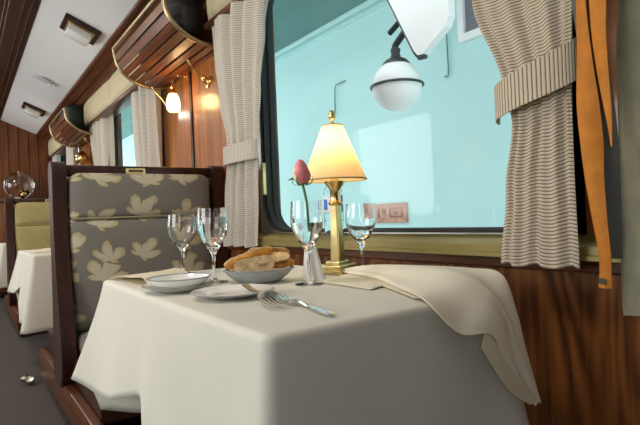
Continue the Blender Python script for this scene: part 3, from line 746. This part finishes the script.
def tablecloth(name, label):
    rad = .022; seg = 10
    per = []
    # perimeter anticlockwise from the far wall corner: (x, y, nx, ny)
    rw = .11      # the near corner at the wall is well rounded
    cs = ((TX0 + rad, TY1 - rad, PI / 2, rad), (TX0 + rad, TY0 + rad, PI, rad), (TX1 - rad, TY0 + rad, 1.5 * PI, rad), (TX1 - rw, TY1 - rw, 0, rw))
    for c in range(4):
        cx, cy, a0, rad_ = cs[c]
        for k in range(seg + 1):
            a = a0 + PI / 2 * k / seg; rad = rad_; per.append((cx + rad * math.cos(a), cy + rad * math.sin(a), math.cos(a), math.sin(a), c, 1))
        nx, ny, b0, rb_ = cs[(c + 1) % 4]; a = a0 + PI / 2
        p = (cx + rad * math.cos(a), cy + rad * math.sin(a)); q = (nx + rb_ * math.cos(b0), ny + rb_ * math.sin(b0))
        m = 44
        for k in range(1, m):
            t = k / m; per.append((lerp(p[0], q[0], t), lerp(p[1], q[1], t), math.cos(a), math.sin(a), c, 0))
    rad = .022
    # hanging length and spread of the hem
    def hem(x, y, nx, ny):
        # returns outward displacement vector and drop
        fa = math.exp(-(((x - TX0) / .16) ** 2 + ((y - TY0) / .10) ** 2))
        na = math.exp(-(((x - TX1) / .12) ** 2 + ((y - TY0) / .12) ** 2))
        nw = math.exp(-(((x - TX1) / .12) ** 2 + ((y - TY1) / .12) ** 2))
        fw_ = math.exp(-(((x - TX0) / .12) ** 2 + ((y - TY1) / .12) ** 2))
        flare = .035 + .012 * math.sin(x * 17 + 1.0) * abs(ny) + .012 * math.sin(y * 21) * abs(nx)
        dx, dy = nx * flare, ny * flare
        dx += -.17 * fa + .03 * na + .035 * nw - .08 * fw_; dy += -.035 * fa - .035 * na + .01 * nw
        ridge = math.exp(-(((x - TX1) / .025) ** 2 + ((y - TY0) / .025) ** 2)); dx += .012 * ridge; dy -= .022 * ridge
        for xc in (-1.42, -1.15, -.90): dy -= .007 * math.exp(-((x - xc) / .012) ** 2) * (ny < -.9)
        drop = .46
        if ny < -.3:
            drop = lerp(.34 - .10 * sstep(TX0, -1.17, x), .46, sstep(-1.20, -1.10, x))
        if nx < -.3: drop = lerp(drop, .46, sstep(.36, .46, y)) if ny < -.3 else lerp(.34, .47, sstep(TY0 + rad, .40, y))
        if y > .9: drop = min(drop, .46)
        return dx, dy, drop
    bm = NB()
    cx, cy = (TX0 + TX1) / 2, (TY0 + TY1) / 2
    rings = []
    for s in (.25, .5, .75, .88, .93):
        rings.append([(lerp(cx, p[0], s), lerp(cy, p[1], s), TZ) for p in per])
    rr = .014
    for k in range(5):
        a = PI / 2 * k / 4
        rings.append([(p[0] - p[2] * rr * (1 - math.sin(a)), p[1] - p[3] * rr * (1 - math.sin(a)), TZ - rr * (1 - math.cos(a))) for p in per])
    n = 16
    for j in range(1, n + 1):
        t = j / n; rg = []
        for p in per:
            dx, dy, dr = hem(*p[:4])
            e = t ** 1.15
            s = sum(abs(v) for v in (p[0] + p[1], )) * 0
            wv = .008 * math.sin(9 * p[0] + 13 * p[1]) * t
            rg.append((p[0] + dx * e + p[2] * wv, p[1] + dy * e + p[3] * wv, TZ - rr - (dr - rr) * t + .006 * math.sin(14 * p[0]) * t))
        rings.append(rg)
    V = [[bm.verts.new(q) for q in rg] for rg in rings]
    N = len(per); c = bm.verts.new((cx, cy, TZ))
    for k in range(N): bm.faces.new((c, V[0][k], V[0][(k + 1) % N]))
    for A, B in zip(V, V[1:]):
        for k in range(N): bm.faces.new((A[k], B[k], B[(k + 1) % N], A[(k + 1) % N]))
    o = finish(name, bm, 'tablecloth', angle=70)
    md = o.modifiers.new('thickness', 'SOLIDIFY'); md.thickness = .0015; md.offset = -1
    return tag(o, label, 'tablecloth', 'white tablecloths')
c1 = tablecloth('tablecloth', 'white cloth on the nearest table, hanging over its sides')
for k, lb in ((1, 'white cloth on the table in front of the yellow bench'), (2, 'sliver of white cloth on the farthest table at the left edge')):
    c = c1.copy(); COL.objects.link(c); c.location.x -= BAY * k; c['label'] = lb

# ================================================================== THINGS ON THE TABLE
Z0 = TZ + .0015
def wine_glass(c, h, rb, label, water=None, tilt=0):
    """h height, rb bowl radius; foot at c"""
    r = root('wine_glass', label, 'glass', c, 'stemmed glasses')
    fr = rb * .88; hb = h * .46      # bowl starts
    out = [(0, 0), (fr, 0), (fr, .0015), (fr * .55, .004), (.008, .009), (.0048, .02), (.0042, h * .25), (.0048, hb - .02), (.011, hb - .008)]
    bowl = [(.020, hb + .006), (rb * .66, hb + h * .09), (rb * .88, hb + h * .17), (rb, hb + h * .27), (rb * .99, hb + h * .36), (rb * .95, hb + h * .46), (rb * .91, h)]
    inner = [(q - .0014, z + .0012) for q, z in bowl[::-1]]; inner[0] = (rb * .91 - .0012, h)
    pr = out + bowl + inner + [(.010, hb + .004), (0, hb + .002)]
    bm = NB(); lathe(bm, pr, c, 40); finish('bowl_and_stem', bm, 'glass', r, angle=50)
    if water:
        wz = hb + h * water
        ws = [(0, hb + .0035), (.009, hb + .005)] + [(q - .0022, z + .0012) for q, z in bowl if z + .0012 < wz]
        # radius at the level
        for (q0, z0), (q1, z1) in zip(bowl, bowl[1:]):
            if z0 <= wz <= z1: rw = lerp(q0, q1, (wz - z0) / (z1 - z0))
        ws += [(rw - .0022, wz), (0, wz)]
        bm = NB(); lathe(bm, ws, c, 40); finish('water', bm, 'water', r, angle=50)
    return r
wine_glass((-1.61, .585, Z0), .195, .046, 'empty wine glass standing behind the stacked plates')
wine_glass((-1.318, .566, Z0), .205, .043, 'water-filled glass between the stacked plates and the bread', .42)
wine_glass((-1.064, .712, Z0), .210, .042, 'glass of water holding the single rose', .28)
wine_glass((-1.122, .936, Z0), .202, .044, 'stemmed glass with a little water right of the lamp', .15)

# rose
r = root('rose', 'single pink rose bud standing in the water glass', 'flower', (-1.075, .712, .90))
st = smoothpath([(-1.056, .712, .875), (-1.060, .711, .94), (-1.066, .709, .975), (-1.070, .707, .992)], 5)
bm = NB(); tube(bm, st, .0034, 8); finish('stem', bm, 'green', r)
tip = Vector((-1.070, .707, .992)); tl = Matrix.Rotation(-.10, 4, 'Y') @ Matrix.Scale(1.18, 4)
bm = NB(); lathe(bm, [(0, 0), (.009, .002), (.0145, .016), (.0155, .028), (.012, .044), (.006, .053), (0, .055)], tip, 20, tl); finish('bud', bm, 'rose', r)
for k in range(5):
    a0 = 2 * PI * k / 5 + .4
    def fn(u, v, a0=a0):
        a = a0 + (u - .5) * 2.2 * (1 - .5 * v); f = v * 4; i = min(3, int(f)); tab = (.008, .0172, .0190, .0160, .0125); rad = lerp(tab[i], tab[i + 1], f - i) + .0012 * u
        p = Vector((rad * math.cos(a), rad * math.sin(a), .001 + (.042 + .006 * (k % 3)) * v - .010 * v * abs(2 * u - 1) ** 2))
        return tip + tl @ p
    bm = NB(); sheet(bm, fn, 10, 10, .0006); finish('petal', bm, ('rose', 'rose_pale', 'rose', 'rose_pale', 'rose')[k], r, angle=80)
for k in range(4):
    a = 2 * PI * k / 4 + .5; d = Vector((math.cos(a), math.sin(a), 0)); q = Vector((-d.y, d.x, 0))
    def fn(u, v, d=d, q=q):
        return tip + d * (.008 + .021 * math.sin(u * 2.0)) + q * (.006 * (1 - u) * (v - .5) * 2) + Vector((0, 0, -.002 + .022 * u * u))
    bm = NB(); sheet(bm, fn, 8, 3, .0006); finish('sepal', bm, 'green', r)
bm = NB()
sheet(bm, lambda u, v: Vector((-1.068, .706, .990)) + Vector((-.020 * u - .004, -.030 * u, .014 * math.sin(u * 2.5) + .003)) + Vector((-.6, .5, .6)) * (.006 * math.sin(PI * u) * (v - .5) * 2), 8, 4, .0006)
finish('leaf', bm, 'green', r)

# lamp
LX, LY = -1.205, .912
r = root('table_lamp', 'brass table lamp with lit cream cone shade', 'lamp', (LX, LY, Z0))
rz = Matrix.Translation((LX, LY, 0)) @ Matrix.Rotation(.25, 4, 'Z')
bm = NB()
box(bm, -.052, .052, -.052, .052, Z0, Z0 + .012, .003, 2, rz); box(bm, -.042, .042, -.042, .042, Z0 + .011, Z0 + .026, .005, 2, rz)
box(bm, -.027, .027, -.027, .027, Z0 + .025, Z0 + .036, .004, 2, rz); finish('base', bm, 'brass_dull', r)
bm = NB(); a, b = .0165, .0125
vs = poly(bm, [rz @ Vector(p) for p in [(-a, -a, Z0 + .034), (a, -a, Z0 + .034), (a, a, Z0 + .034), (-a, a, Z0 + .034), (-b, -b, Z0 + .205), (b, -b, Z0 + .205), (b, b, Z0 + .205), (-b, b, Z0 + .205)]],
     [(3, 2, 1, 0), (4, 5, 6, 7), (0, 1, 5, 4), (1, 2, 6, 5), (2, 3, 7, 6), (3, 0, 4, 7)])
bmesh.ops.bevel(bm, geom=bm.edges[:], offset=.003, segments=2, affect='EDGES'); finish('column', bm, 'brass_dull', r)
bm = NB(); lathe(bm, [(0, .2), (.018, .2), (.0215, .205), (.0215, .21), (.016, .215), (.015, .245), (.019, .252), (.03, .266), (.032, .272), (.012, .276), (.010, .30), (0, .30)], (LX, LY, Z0), 28); finish('cup', bm, 'brass', r)
zs0, zs1, rs0, rs1 = Z0 + .276, Z0 + .438, .096, .030
bm = NB(); sheet(bm, lambda u, v: (LX + lerp(rs0, rs1, v) * math.cos(2 * PI * u), LY + lerp(rs0, rs1, v) * math.sin(2 * PI * u), lerp(zs0, zs1, v)), 56, 10)
bmesh.ops.remove_doubles(bm, verts=bm.verts, dist=1e-5)
sh = finish('shade', bm, 'shadecloth', r)
for rr, zz in ((rs0, zs0), (rs1, zs1)):
    bm = NB(); tube(bm, [(LX + rr * math.cos(t), LY + rr * math.sin(t), zz) for t in [2 * PI * k / 48 for k in range(48)]], .0022, 6, closed=True); finish('shade_braid', bm, 'shade_trim', sh)
bm = NB()
for k in range(3):
    a = 2 * PI * k / 3; tube(bm, [(LX, LY, zs1 - .004), (LX + rs1 * math.cos(a), LY + rs1 * math.sin(a), zs1 - .002)], .0012, 5)
tube(bm, [(LX, LY, Z0 + .30), (LX, LY, zs1 + .012)], .002, 6); finish('harp', bm, 'brass', r)
bm = NB(); lathe(bm, [(0, 0), (.006, 0), (.006, .006), (.004, .009), (.010, .016), (.0125, .024), (.009, .034), (.004, .040), (0, .041)], (LX, LY, zs1 + .006), 18); finish('finial', bm, 'brass_dull', r)
bm = NB(); lathe(bm, [(0, .30), (.010, .302), (.012, .32), (.018, .345), (.017, .362), (.008, .373), (0, .375)], (LX, LY, Z0), 16); finish('bulb', bm, 'bulb', r)
l = bpy.data.lights.new('lamp_light', 'POINT'); l.energy = 2.0; l.color = (1, .74, .38); l.shadow_soft_size = .022
o = bpy.data.objects.new('lamp_light', l); COL.objects.link(o); o.location = (LX, LY, Z0 + .375)

# water bottle on the sill behind the lamp
r = root('water_bottle', 'clear plastic water bottle with blue label standing on the sill behind the lamp', 'bottle', (-1.545, 1.158, .835))
bz = .8365
bm = NB(); lathe(bm, [(0, 0), (.034, 0), (.038, .006), (.038, .05), (.036, .055), (.038, .06), (.038, .15), (.035, .17), (.02, .20), (.013, .215), (.013, .225), (.011, .225), (.0115, .213), (.018, .199), (.0335, .169), (.0368, .15), (.0368, .006), (.033, .002), (0, .002)], (-1.545, 1.158, bz), 32); finish('body', bm, 'plastic_clear', r)
bm = NB(); lathe(bm, [(.0383, .085), (.0388, .085), (.0388, .150), (.0383, .150)], (-1.545, 1.158, bz), 32); lb_ = finish('label', bm, 'label_white', r)
for a0, a1, z0, z1 in ((-.15, .55, .088, .147), (-1.75, -1.25, .095, .135)):
    bm = NB(); sheet(bm, lambda u, v: (-1.545 + .0394 * math.cos(lerp(a0, a1, u)), 1.158 + .0394 * math.sin(lerp(a0, a1, u)), bz + lerp(z0, z1, v)), 10, 2, .0004)
    finish('label_print', bm, 'label_blue', lb_)
bm = NB(); lathe(bm, [(0, .221), (.0145, .221), (.0145, .236), (0, .238)], (-1.545, 1.158, bz), 20); finish('cap', bm, 'label_blue', r)

# plates
def plate(c, R_, label, h=.014, group='white side plates', name='plate'):
    r = root(name, label, 'plate', c, group)
    pr = [(0, 0), (R_ * .55, 0), (R_ * .6, .002), (R_, h), (R_ * .995, h + .003), (R_ * .62, .006), (R_ * .55, .0045), (0, .0045)]
    bm = NB(); lathe(bm, pr, c, 56); finish('dish', bm, 'china', r)
    bm = NB(); tube(bm, [(c[0] + R_ * math.cos(t), c[1] + R_ * math.sin(t), c[2] + h + .0015) for t in [2 * PI * k / 56 for k in range(56)]], .0016, 6, closed=True); finish('rim', bm, 'china_rim', r)
    return r
plate((-1.245, .440, Z0), .088, 'lower plate of the stack at the left of the table')
bm = NB()
c = (-1.262, .447, Z0 + .0066)
lathe(bm, [(0, 0), (.042, 0), (.056, .003), (.070, .012), (.079, .024), (.0775, .024), (.069, .014), (.054, .007), (0, .006)], c, 56)
r = root('shallow_bowl', 'shallow white bowl with a dark rim on top of the left plate', 'bowl', c)
finish('dish', bm, 'china', r)
bm = NB(); tube(bm, [(c[0] + .0782 * math.cos(t), c[1] + .0782 * math.sin(t), c[2] + .024) for t in [2 * PI * k / 56 for k in range(56)]], .0015, 6, closed=True); finish('rim', bm, 'china_rim', r)
plate((-1.045, .492, Z0), .092, 'flat side plate beside the forks', .011)

# left napkin
def blend(rows, nu, nv, bump=0, name='napkin', thick=.002, mode=None):
    """rows: two lists of control points (lower edge, upper edge) -> smooth sheet"""
    A = smoothpath(rows[0], 8); B = smoothpath(rows[1], 8); n = len(A) - 1
    def ev(P, u):
        f = u * n; i = min(n - 1, int(f)); return P[i].lerp(P[i + 1], f - i)
    def fn(u, v):
        p = ev(A, u).lerp(ev(B, u), v)
        if bump: p = p + bump(u, v)
        return p
    bm = NB(); sheet(bm, fn, nu, nv, thick)
    return bm
bm = blend([[(-1.685, .375, Z0 + .004), (-1.60, .380, Z0 + .014), (-1.50, .39, Z0 + .022), (-1.40, .395, Z0 + .024), (-1.345, .395, Z0 + .004)],
            [(-1.67, .53, Z0 + .006), (-1.60, .53, Z0 + .022), (-1.52, .53, Z0 + .028), (-1.42, .53, Z0 + .024), (-1.36, .52, Z0 + .004)]], 30, 20,
           lambda u, v: Vector((0, 0, .003 * math.sin(9 * u + 3 * v) * math.sin(PI * u) ** 2)))
sheet(bm, lambda u, v: (lerp(-1.66, -1.38, u), lerp(.39, .52, v), Z0 + .001 + .001 * math.sin(5 * u)), 10, 10, .001)
tag(finish('napkin', bm, 'napkin', angle=80), 'folded cream napkin at the left end of the table beside the plates', 'napkin', 'linen napkins')

# right napkin, draped over the corner
lo = [(-1.118, .868, Z0 + .010), (-.96, .838, Z0 + .010), (-.80, .765, Z0 + .009), (-.655, .69, Z0 + .010), (-.603, .722, .690), (-.592, .80, .676), (-.588, .830, .625), (-.585, .915, .522)]
hi = [(-1.130, .878, Z0 + .020), (-1.035, .890, Z0 + .034), (-.92, .935, Z0 + .036), (-.77, .972, Z0 + .034), (-.675, .955, Z0 + .028), (-.622, .925, .700), (-.603, .925, .62), (-.585, .940, .515)]
bm = blend([lo, hi], 90, 24, lambda u, v: Vector((.3, .2, 1)) * (.010 * math.sin(PI * v) * math.sin(PI * min(1, u * 1.05)) + .007 * math.sin(9 * u + 7 * v) * math.sin(PI * v) + .006 * math.exp(-((v - .45 - .2 * u) / .06) ** 2) * sstep(.35, .6, u) * (1 - sstep(.9, 1, u))))
r = root('napkin', 'cream napkin draped over the right corner of the table', 'napkin', (-.9, .87, Z0), 'linen napkins')
finish('cloth', bm, 'napkin_white', r, angle=80)
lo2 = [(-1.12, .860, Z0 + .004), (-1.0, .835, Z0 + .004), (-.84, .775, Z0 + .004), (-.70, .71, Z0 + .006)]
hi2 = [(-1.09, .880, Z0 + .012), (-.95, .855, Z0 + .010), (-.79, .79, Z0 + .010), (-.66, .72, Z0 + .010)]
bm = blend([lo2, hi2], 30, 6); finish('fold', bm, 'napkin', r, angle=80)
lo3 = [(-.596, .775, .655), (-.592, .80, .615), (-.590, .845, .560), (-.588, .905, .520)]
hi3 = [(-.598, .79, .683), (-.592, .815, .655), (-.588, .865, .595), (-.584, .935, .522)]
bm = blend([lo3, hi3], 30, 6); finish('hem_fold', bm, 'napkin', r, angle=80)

# flat napkin in front of the lamp
bm = blend([[(-1.075, .748, Z0 + .003), (-.97, .742, Z0 + .005), (-.862, .742, Z0 + .004)], [(-1.13, .865, Z0 + .003), (-1.03, .860, Z0 + .006), (-.90, .85, Z0 + .004)]], 16, 10)
sheet(bm, lambda u, v: (lerp(-1.07, -.87, u) - .05 * v, lerp(.745, .85, v), Z0 + .0008), 8, 8, .0008)
tag(finish('napkin', bm, 'napkin_white', angle=80), 'flat folded napkin on the cloth in front of the lamp', 'napkin', 'linen napkins')
# paper napkin folded to a cone behind the rose glass
bm = NB(); q0 = Vector((-1.135, .778, Z0))
sheet(bm, lambda u, v: q0 + Vector(((.030 - .019 * v) * math.cos(2 * PI * u) * (1 + .12 * math.sin(10 * PI * u)) - .010 * v, (.030 - .019 * v) * math.sin(2 * PI * u) * (1 + .12 * math.sin(10 * PI * u)) - .006 * v, .112 * v + .006 * v * math.sin(6 * PI * u))), 40, 10)
bmesh.ops.remove_doubles(bm, verts=bm.verts, dist=1e-5)
tag(finish('paper_napkin', bm, 'paper', angle=80), 'white paper napkin folded to a cone between the rose glass and the lamp', 'napkin')

# napkin on the far table
bm = NB(); sheet(bm, lambda u, v: (lerp(-4.3, -3.95, u), lerp(.40, .62, v), Z0 + .004 + .018 * math.sin(PI * u) * math.sin(PI * v)), 14, 10, .004)
tag(finish('napkin', bm, 'napkin', angle=80), 'cream napkin lying on the table in front of the yellow bench', 'napkin', 'linen napkins')

# forks
def fork(h, t, label, rise=.0):
    h = Vector(h); t = Vector(t); d = (t - h); Ln = d.length; d.normalize(); s = Vector((-d.y, d.x, 0)).normalized(); n = d.cross(s)
    if n.z < 0: n = -n
    bm = NB()
    st = [(0, .007, .002), (.03, .009, .002), (.3, .007, .002), (.48, .0034, .006), (.55, .0036, .008), (.60, .0095, .007), (.64, .0135, .005), (.69, .0145, .004)]
    def cross(f, wd, z): 
        p = h + d * Ln * f + n * z; return [p - s * wd, p + s * wd, p + s * wd * .8 + n * .0026, p - s * wd * .8 + n * .0022]
    R_ = [[bm.verts.new(q) for q in cross(*e)] for e in st]
    for A, B in zip(R_, R_[1:]):
        for k in range(4): bm.faces.new((A[k], A[(k + 1) % 4], B[(k + 1) % 4], B[k]))
    bm.faces.new(R_[0][::-1]); bm.faces.new(R_[-1])
    for k in range(4):
        off = (k - 1.5) * .0082; T = []
        for f, z, wd in ((.685, .0042, .0027), (.80, .002, .0025), (.92, .003, .0022), (1.0, .0065, .0008)):
            p = h + d * Ln * f + n * z + s * off; T.append([bm.verts.new(q) for q in (p - s * wd, p + s * wd, p + s * wd + n * .0016, p - s * wd + n * .0016)])
        for A, B in zip(T, T[1:]):
            for j in range(4): bm.faces.new((A[j], A[(j + 1) % 4], B[(j + 1) % 4], B[j]))
        bm.faces.new(T[0][::-1]); bm.faces.new(T[-1])
    return tag(finish('fork', bm, 'steel', angle=35), label, 'fork', 'steel forks')
fork((-1.075, .535, Z0 + .016), (-.812, .470, Z0 + .003), 'steel fork resting on the side plate, tines towards the table edge')
fork((-.690, .506, Z0 + .001), (-.915, .535, Z0 + .001), 'steel fork lying on the cloth, handle towards the table edge')

# bread bowl
BC = Vector((-1.212, .650, Z0))
r = root('bread_bowl', 'oval grey china bowl holding the bread', 'bowl', BC)
ang = Matrix.Rotation(.35 + PI / 4, 4, 'Z')
bm = NB(); lathe(bm, [(0, 0), (.05, 0), (.058, .003), (.076, .016), (.094, .033), (.0925, .036), (.074, .020), (.054, .007), (0, .005)], BC, 48, ang, 1.0, .72); finish('dish', bm, 'china_bowl', r)
bm = NB(); tube(bm, [BC + ang @ Vector((.0938 * math.cos(t), .72 * .0938 * math.sin(t), .0345)) for t in [2 * PI * k / 56 for k in range(56)]], .002, 6, closed=True); finish('rim', bm, 'china_rim', r)
bm = NB(); sheet(bm, lambda u, v: BC + ang @ Vector(((u - .5) * .155, (v - .5) * .095, .014 + .06 * ((u - .5) ** 2 + 1.0 * (v - .5) ** 2) * 1.0 + .004 * math.sin(12 * u) * math.sin(9 * v))), 20, 16, .0008)
tag(finish('paper_napkin', bm, 'paper', angle=80), 'white paper napkin lining the bread bowl', 'napkin')
def bread(c, ln, rad, yaw, pitch, roll, label, crust='crust'):
    r = root('bread_piece', label, 'bread', c, 'baguette pieces in the bowl')
    mt = Matrix.Translation(c) @ Matrix.Rotation(yaw, 4, 'Z') @ Matrix.Rotation(pitch, 4, 'Y') @ Matrix.Rotation(roll, 4, 'X')
    n = 12; seg = 16; rings = []
    bm = NB()
    for i in range(n + 1):
        t = i / n; e = (1 - abs(2 * t - 1) ** 5) ** .5 if 0 < t < 1 else 0
        rr = rad * (.35 + .65 * e) * (1 + .05 * math.sin(7 * t))
        # half loaf: rounded crust, flat cut face
        ring = [mt @ Vector(((t - .5) * ln, rr * math.cos(PI * k / (seg - 1)), rr * .85 * math.sin(PI * k / (seg - 1)))) for k in range(seg)]
        rings.append([bm.verts.new(p) for p in ring])
    for A, B in zip(rings, rings[1:]):
        for k in range(seg - 1): bm.faces.new((A[k], A[k + 1], B[k + 1], B[k]))
    bm.faces.new(rings[0][::-1]); bm.faces.new(rings[-1])
    finish('crust', bm, crust, r)
    bm = NB()
    G_ = [[mt @ Vector(((i / n - .5) * ln, (j / 4 - .5) * 2 * rad * .97 * (.35 + .65 * ((1 - abs(2 * i / n - 1) ** 5) ** .5 if 0 < i < n else 0)), -.0015 - .001 * math.sin(i * 3 + j * 2))) for j in range(5)] for i in range(n + 1)]
    sheet(bm, lambda u, v: G_[round(u * n)][round(v * 4)], n, 4, .004); finish('crumb', bm, 'crumb', r)
    return r
def bp(a, b, z): 
    q = BC + ang @ Vector((a, b, 0)); return Vector((q.x, q.y, Z0 + z))
yw = .35 + PI / 4
bread(bp(-.026, .004, .063), .135, .025, yw + .05, -.30, 2.4, 'long golden baguette piece leaning on top of the bread bowl', 'crust_gold')
bread(bp(-.014, -.030, .049), .105, .022, yw - .05, -.12, -1.7, 'pale cut baguette piece at the front of the bread bowl')
bread(bp(.034, -.014, .063), .095, .023, yw + .20, -.10, -2.6, 'dark brown baguette piece at the right front of the bread bowl')
bread(bp(.028, .022, .071), .115, .022, yw - .12, .04, 2.2, 'brown baguette piece at the back of the bread bowl')
bread(bp(.055, -.002, .049), .080, .018, yw + .1, .12, 2.6, 'small orange baguette piece low at the right end of the bowl', 'crust_gold')

# ================================================================== RIGHT EDGE: COAT AND ORANGE STRAP
bm = NB()
def coat_fn(u, v):
    a = 2 * PI * u; z = lerp(.69, 1.74, v)
    wx = interp([(.69, .235), (1.2, .225), (1.55, .19), (1.70, .06), (1.74, .02)], z)[0]; wy = interp([(.69, .075), (1.5, .065), (1.74, .02)], z)[0]
    f = 1 + .10 * math.sin(6 * a + 2 * v) * (1 - .5 * v) + .05 * math.sin(13 * a)
    return (-.262 + wx * math.cos(a) * (1 + .02 * math.sin(9 * a)), 1.105 + min(.08, wy * math.sin(a) * f), z + .004 * math.sin(5 * a))
sheet(bm, coat_fn, 72, 30); bmesh.ops.remove_doubles(bm, verts=bm.verts, dist=1e-5)
r = root('coat', 'olive grey coat hanging at the right edge against the wall', 'coat', (-.262, 1.1, .69))
finish('body', bm, 'olive_coat', r, angle=80)
bm = NB(); sheet(bm, lambda u, v: (lerp(-.557, -.51, v) + .040 * u + .008 * math.sin(PI * u), 1.060 - .01 * math.sin(PI * v) + .02 * v, lerp(1.40, .80, u)), 20, 8, .003); finish('lining', bm, 'grey_coat', r, angle=80)
bm = NB(); tube(bm, [(-.262, 1.19, 1.72), (-.262, 1.12, 1.715), (-.262, 1.09, 1.73), (-.262, 1.085, 1.76)], .007, 8); lathe(bm, [(0, 0), (.02, 0), (.02, .006), (0, .01)], (-.262, 1.2, 1.72), 14, Matrix.Rotation(PI / 2, 4, 'X'))
tag(finish('coat_hook', bm, 'brass'), 'brass hook above the frame carrying the olive coat', 'hook', 'brass coat hooks')
r = root('orange_strap', 'bright orange fabric strap hanging between curtain and olive coat', 'strap', (-.51, 1.03, .74))
cen = [(-.540, -.512, 1.62), (-.538, -.508, 1.34), (-.541, -.503, 1.22), (-.542, -.497, 1.12), (-.533, -.492, 1.03), (-.527, -.490, .97), (-.519, -.485, .88), (-.515, -.484, .82), (-.515, -.488, .78), (-.516, -.489, .742)]
Ls = smoothpath([(a, 1.045 + .01 * math.sin(k), z) for k, (a, b, z) in enumerate(cen)], 4); Rs = smoothpath([(b, 1.040 - .008 * math.sin(k * 1.3), z) for k, (a, b, z) in enumerate(cen)], 4)
n = len(Ls) - 1
bm = NB(); sheet(bm, lambda u, v: Ls[round(u * n)].lerp(Rs[round(u * n)], v) + Vector((0, -.006 * math.sin(PI * v), 0)), n, 8, .003); finish('band', bm, 'orange', r, angle=80)
c2 = [(-.503, -.462, 1.62), (-.500, -.462, 1.34), (-.497, -.466, 1.24), (-.488, -.464, 1.15), (-.478, -.462, 1.08), (-.47, -.464, 1.02)]
L2 = smoothpath([(a, 1.030, z) for a, b, z in c2], 4); R2 = smoothpath([(b, 1.02, z) for a, b, z in c2], 4); n2 = len(L2) - 1
bm = NB(); sheet(bm, lambda u, v: L2[round(u * n2)].lerp(R2[round(u * n2)], v) + Vector((0, -.004 * math.sin(PI * v), 0)), n2, 6, .003); finish('upper_band', bm, 'orange', r, angle=80)
bm = NB(); lathe(bm, [(0, 0), (.0065, 0), (.0065, .003), (0, .003)], (-.502, 1.037, .757), 14, Matrix.Rotation(PI / 2, 4, 'X')); finish('eyelet', bm, 'black_out', r)
bm = NB(); tube(bm, [(-.515, 1.05, 1.62), (-.49, 1.05, 1.64), (-.47, 1.05, 1.62)], .012, 8); tube(bm, [(-.49, 1.05, 1.64), (-.49, 1.2, 1.66)], .008, 8)
tag(finish('coat_hook', bm, 'brass'), 'brass hook above the frame carrying the orange strap', 'hook', 'brass coat hooks')

# ================================================================== FAR END
r = root('sideboard', 'tall wooden cabinet against the end wall, hidden behind the yellow bench', 'cabinet', (-8.15, .65, 0))
bm = NB(); box(bm, -8.385, -7.92, .30, 1.05, .03, 1.28, .006); finish('body', bm, 'wood_dark', r)
bm = NB(); box(bm, -8.39, -7.90, .28, 1.07, 1.28, 1.31, .006); finish('top', bm, 'wood_end', r)
for y0, y1 in ((.32, .67), (.68, 1.03)):
    bm = NB(); box(bm, -7.92, -7.905, y0, y1, .08, 1.25, .004); d = finish('door', bm, 'wood_end', r)
    bm = NB(); lathe(bm, [(0, 0), (.008, 0), (.012, .012), (0, .018)], (-7.905, (y0 + .04) if y0 > .5 else (y1 - .04), .75), 12, Matrix.Rotation(PI / 2, 4, 'Y')); finish('knob', bm, 'brass', d)
r = root('globe_lamp', 'round clear glass globe with brass fitting beside the end wall', 'lamp', (-8.1, .66, 1.31))
gc = Vector((-8.1, .66, 1.51)); gr = .19
def sph(rr, n=18): return [(rr * math.sin(PI * k / n), -rr * math.cos(PI * k / n)) for k in range(n + 1)]
bm = NB(); lathe(bm, sph(gr), gc, 32); lathe(bm, sph(gr - .004)[::-1], gc, 32); finish('globe', bm, 'glass', r)
bm = NB(); lathe(bm, [(0, 0), (.09, 0), (.09, .01), (.05, .02), (.04, .022), (0, .022)], (-8.1, .66, 1.3105), 24); finish('foot', bm, 'brass', r)
bm = NB(); lathe(bm, sph(.045, 12), gc + Vector((0.02, .03, -.07)), 18); lathe(bm, [(0, -.16), (.02, -.16), (.02, -.1), (0, -.1)], gc + Vector((.02, .03, 0)), 12); finish('burner', bm, 'brass', r)
# crumpled foil on the carpet
bm = NB()
bmesh.ops.create_icosphere(bm, subdivisions=2, radius=.038)
for v in bm.verts: v.co = v.co * random.uniform(.5, 1.35); v.co.z = v.co.z * .7 + .026
lo_ = min(v.co.z for v in bm.verts)
for v in bm.verts: v.co.z -= lo_
bmesh.ops.translate(bm, verts=bm.verts, vec=(-3.42, .29, 0.0))
tag(finish('crumpled_foil', bm, 'foil', smooth=False), 'small shiny crumpled foil on the carpet beside the bench', 'foil')
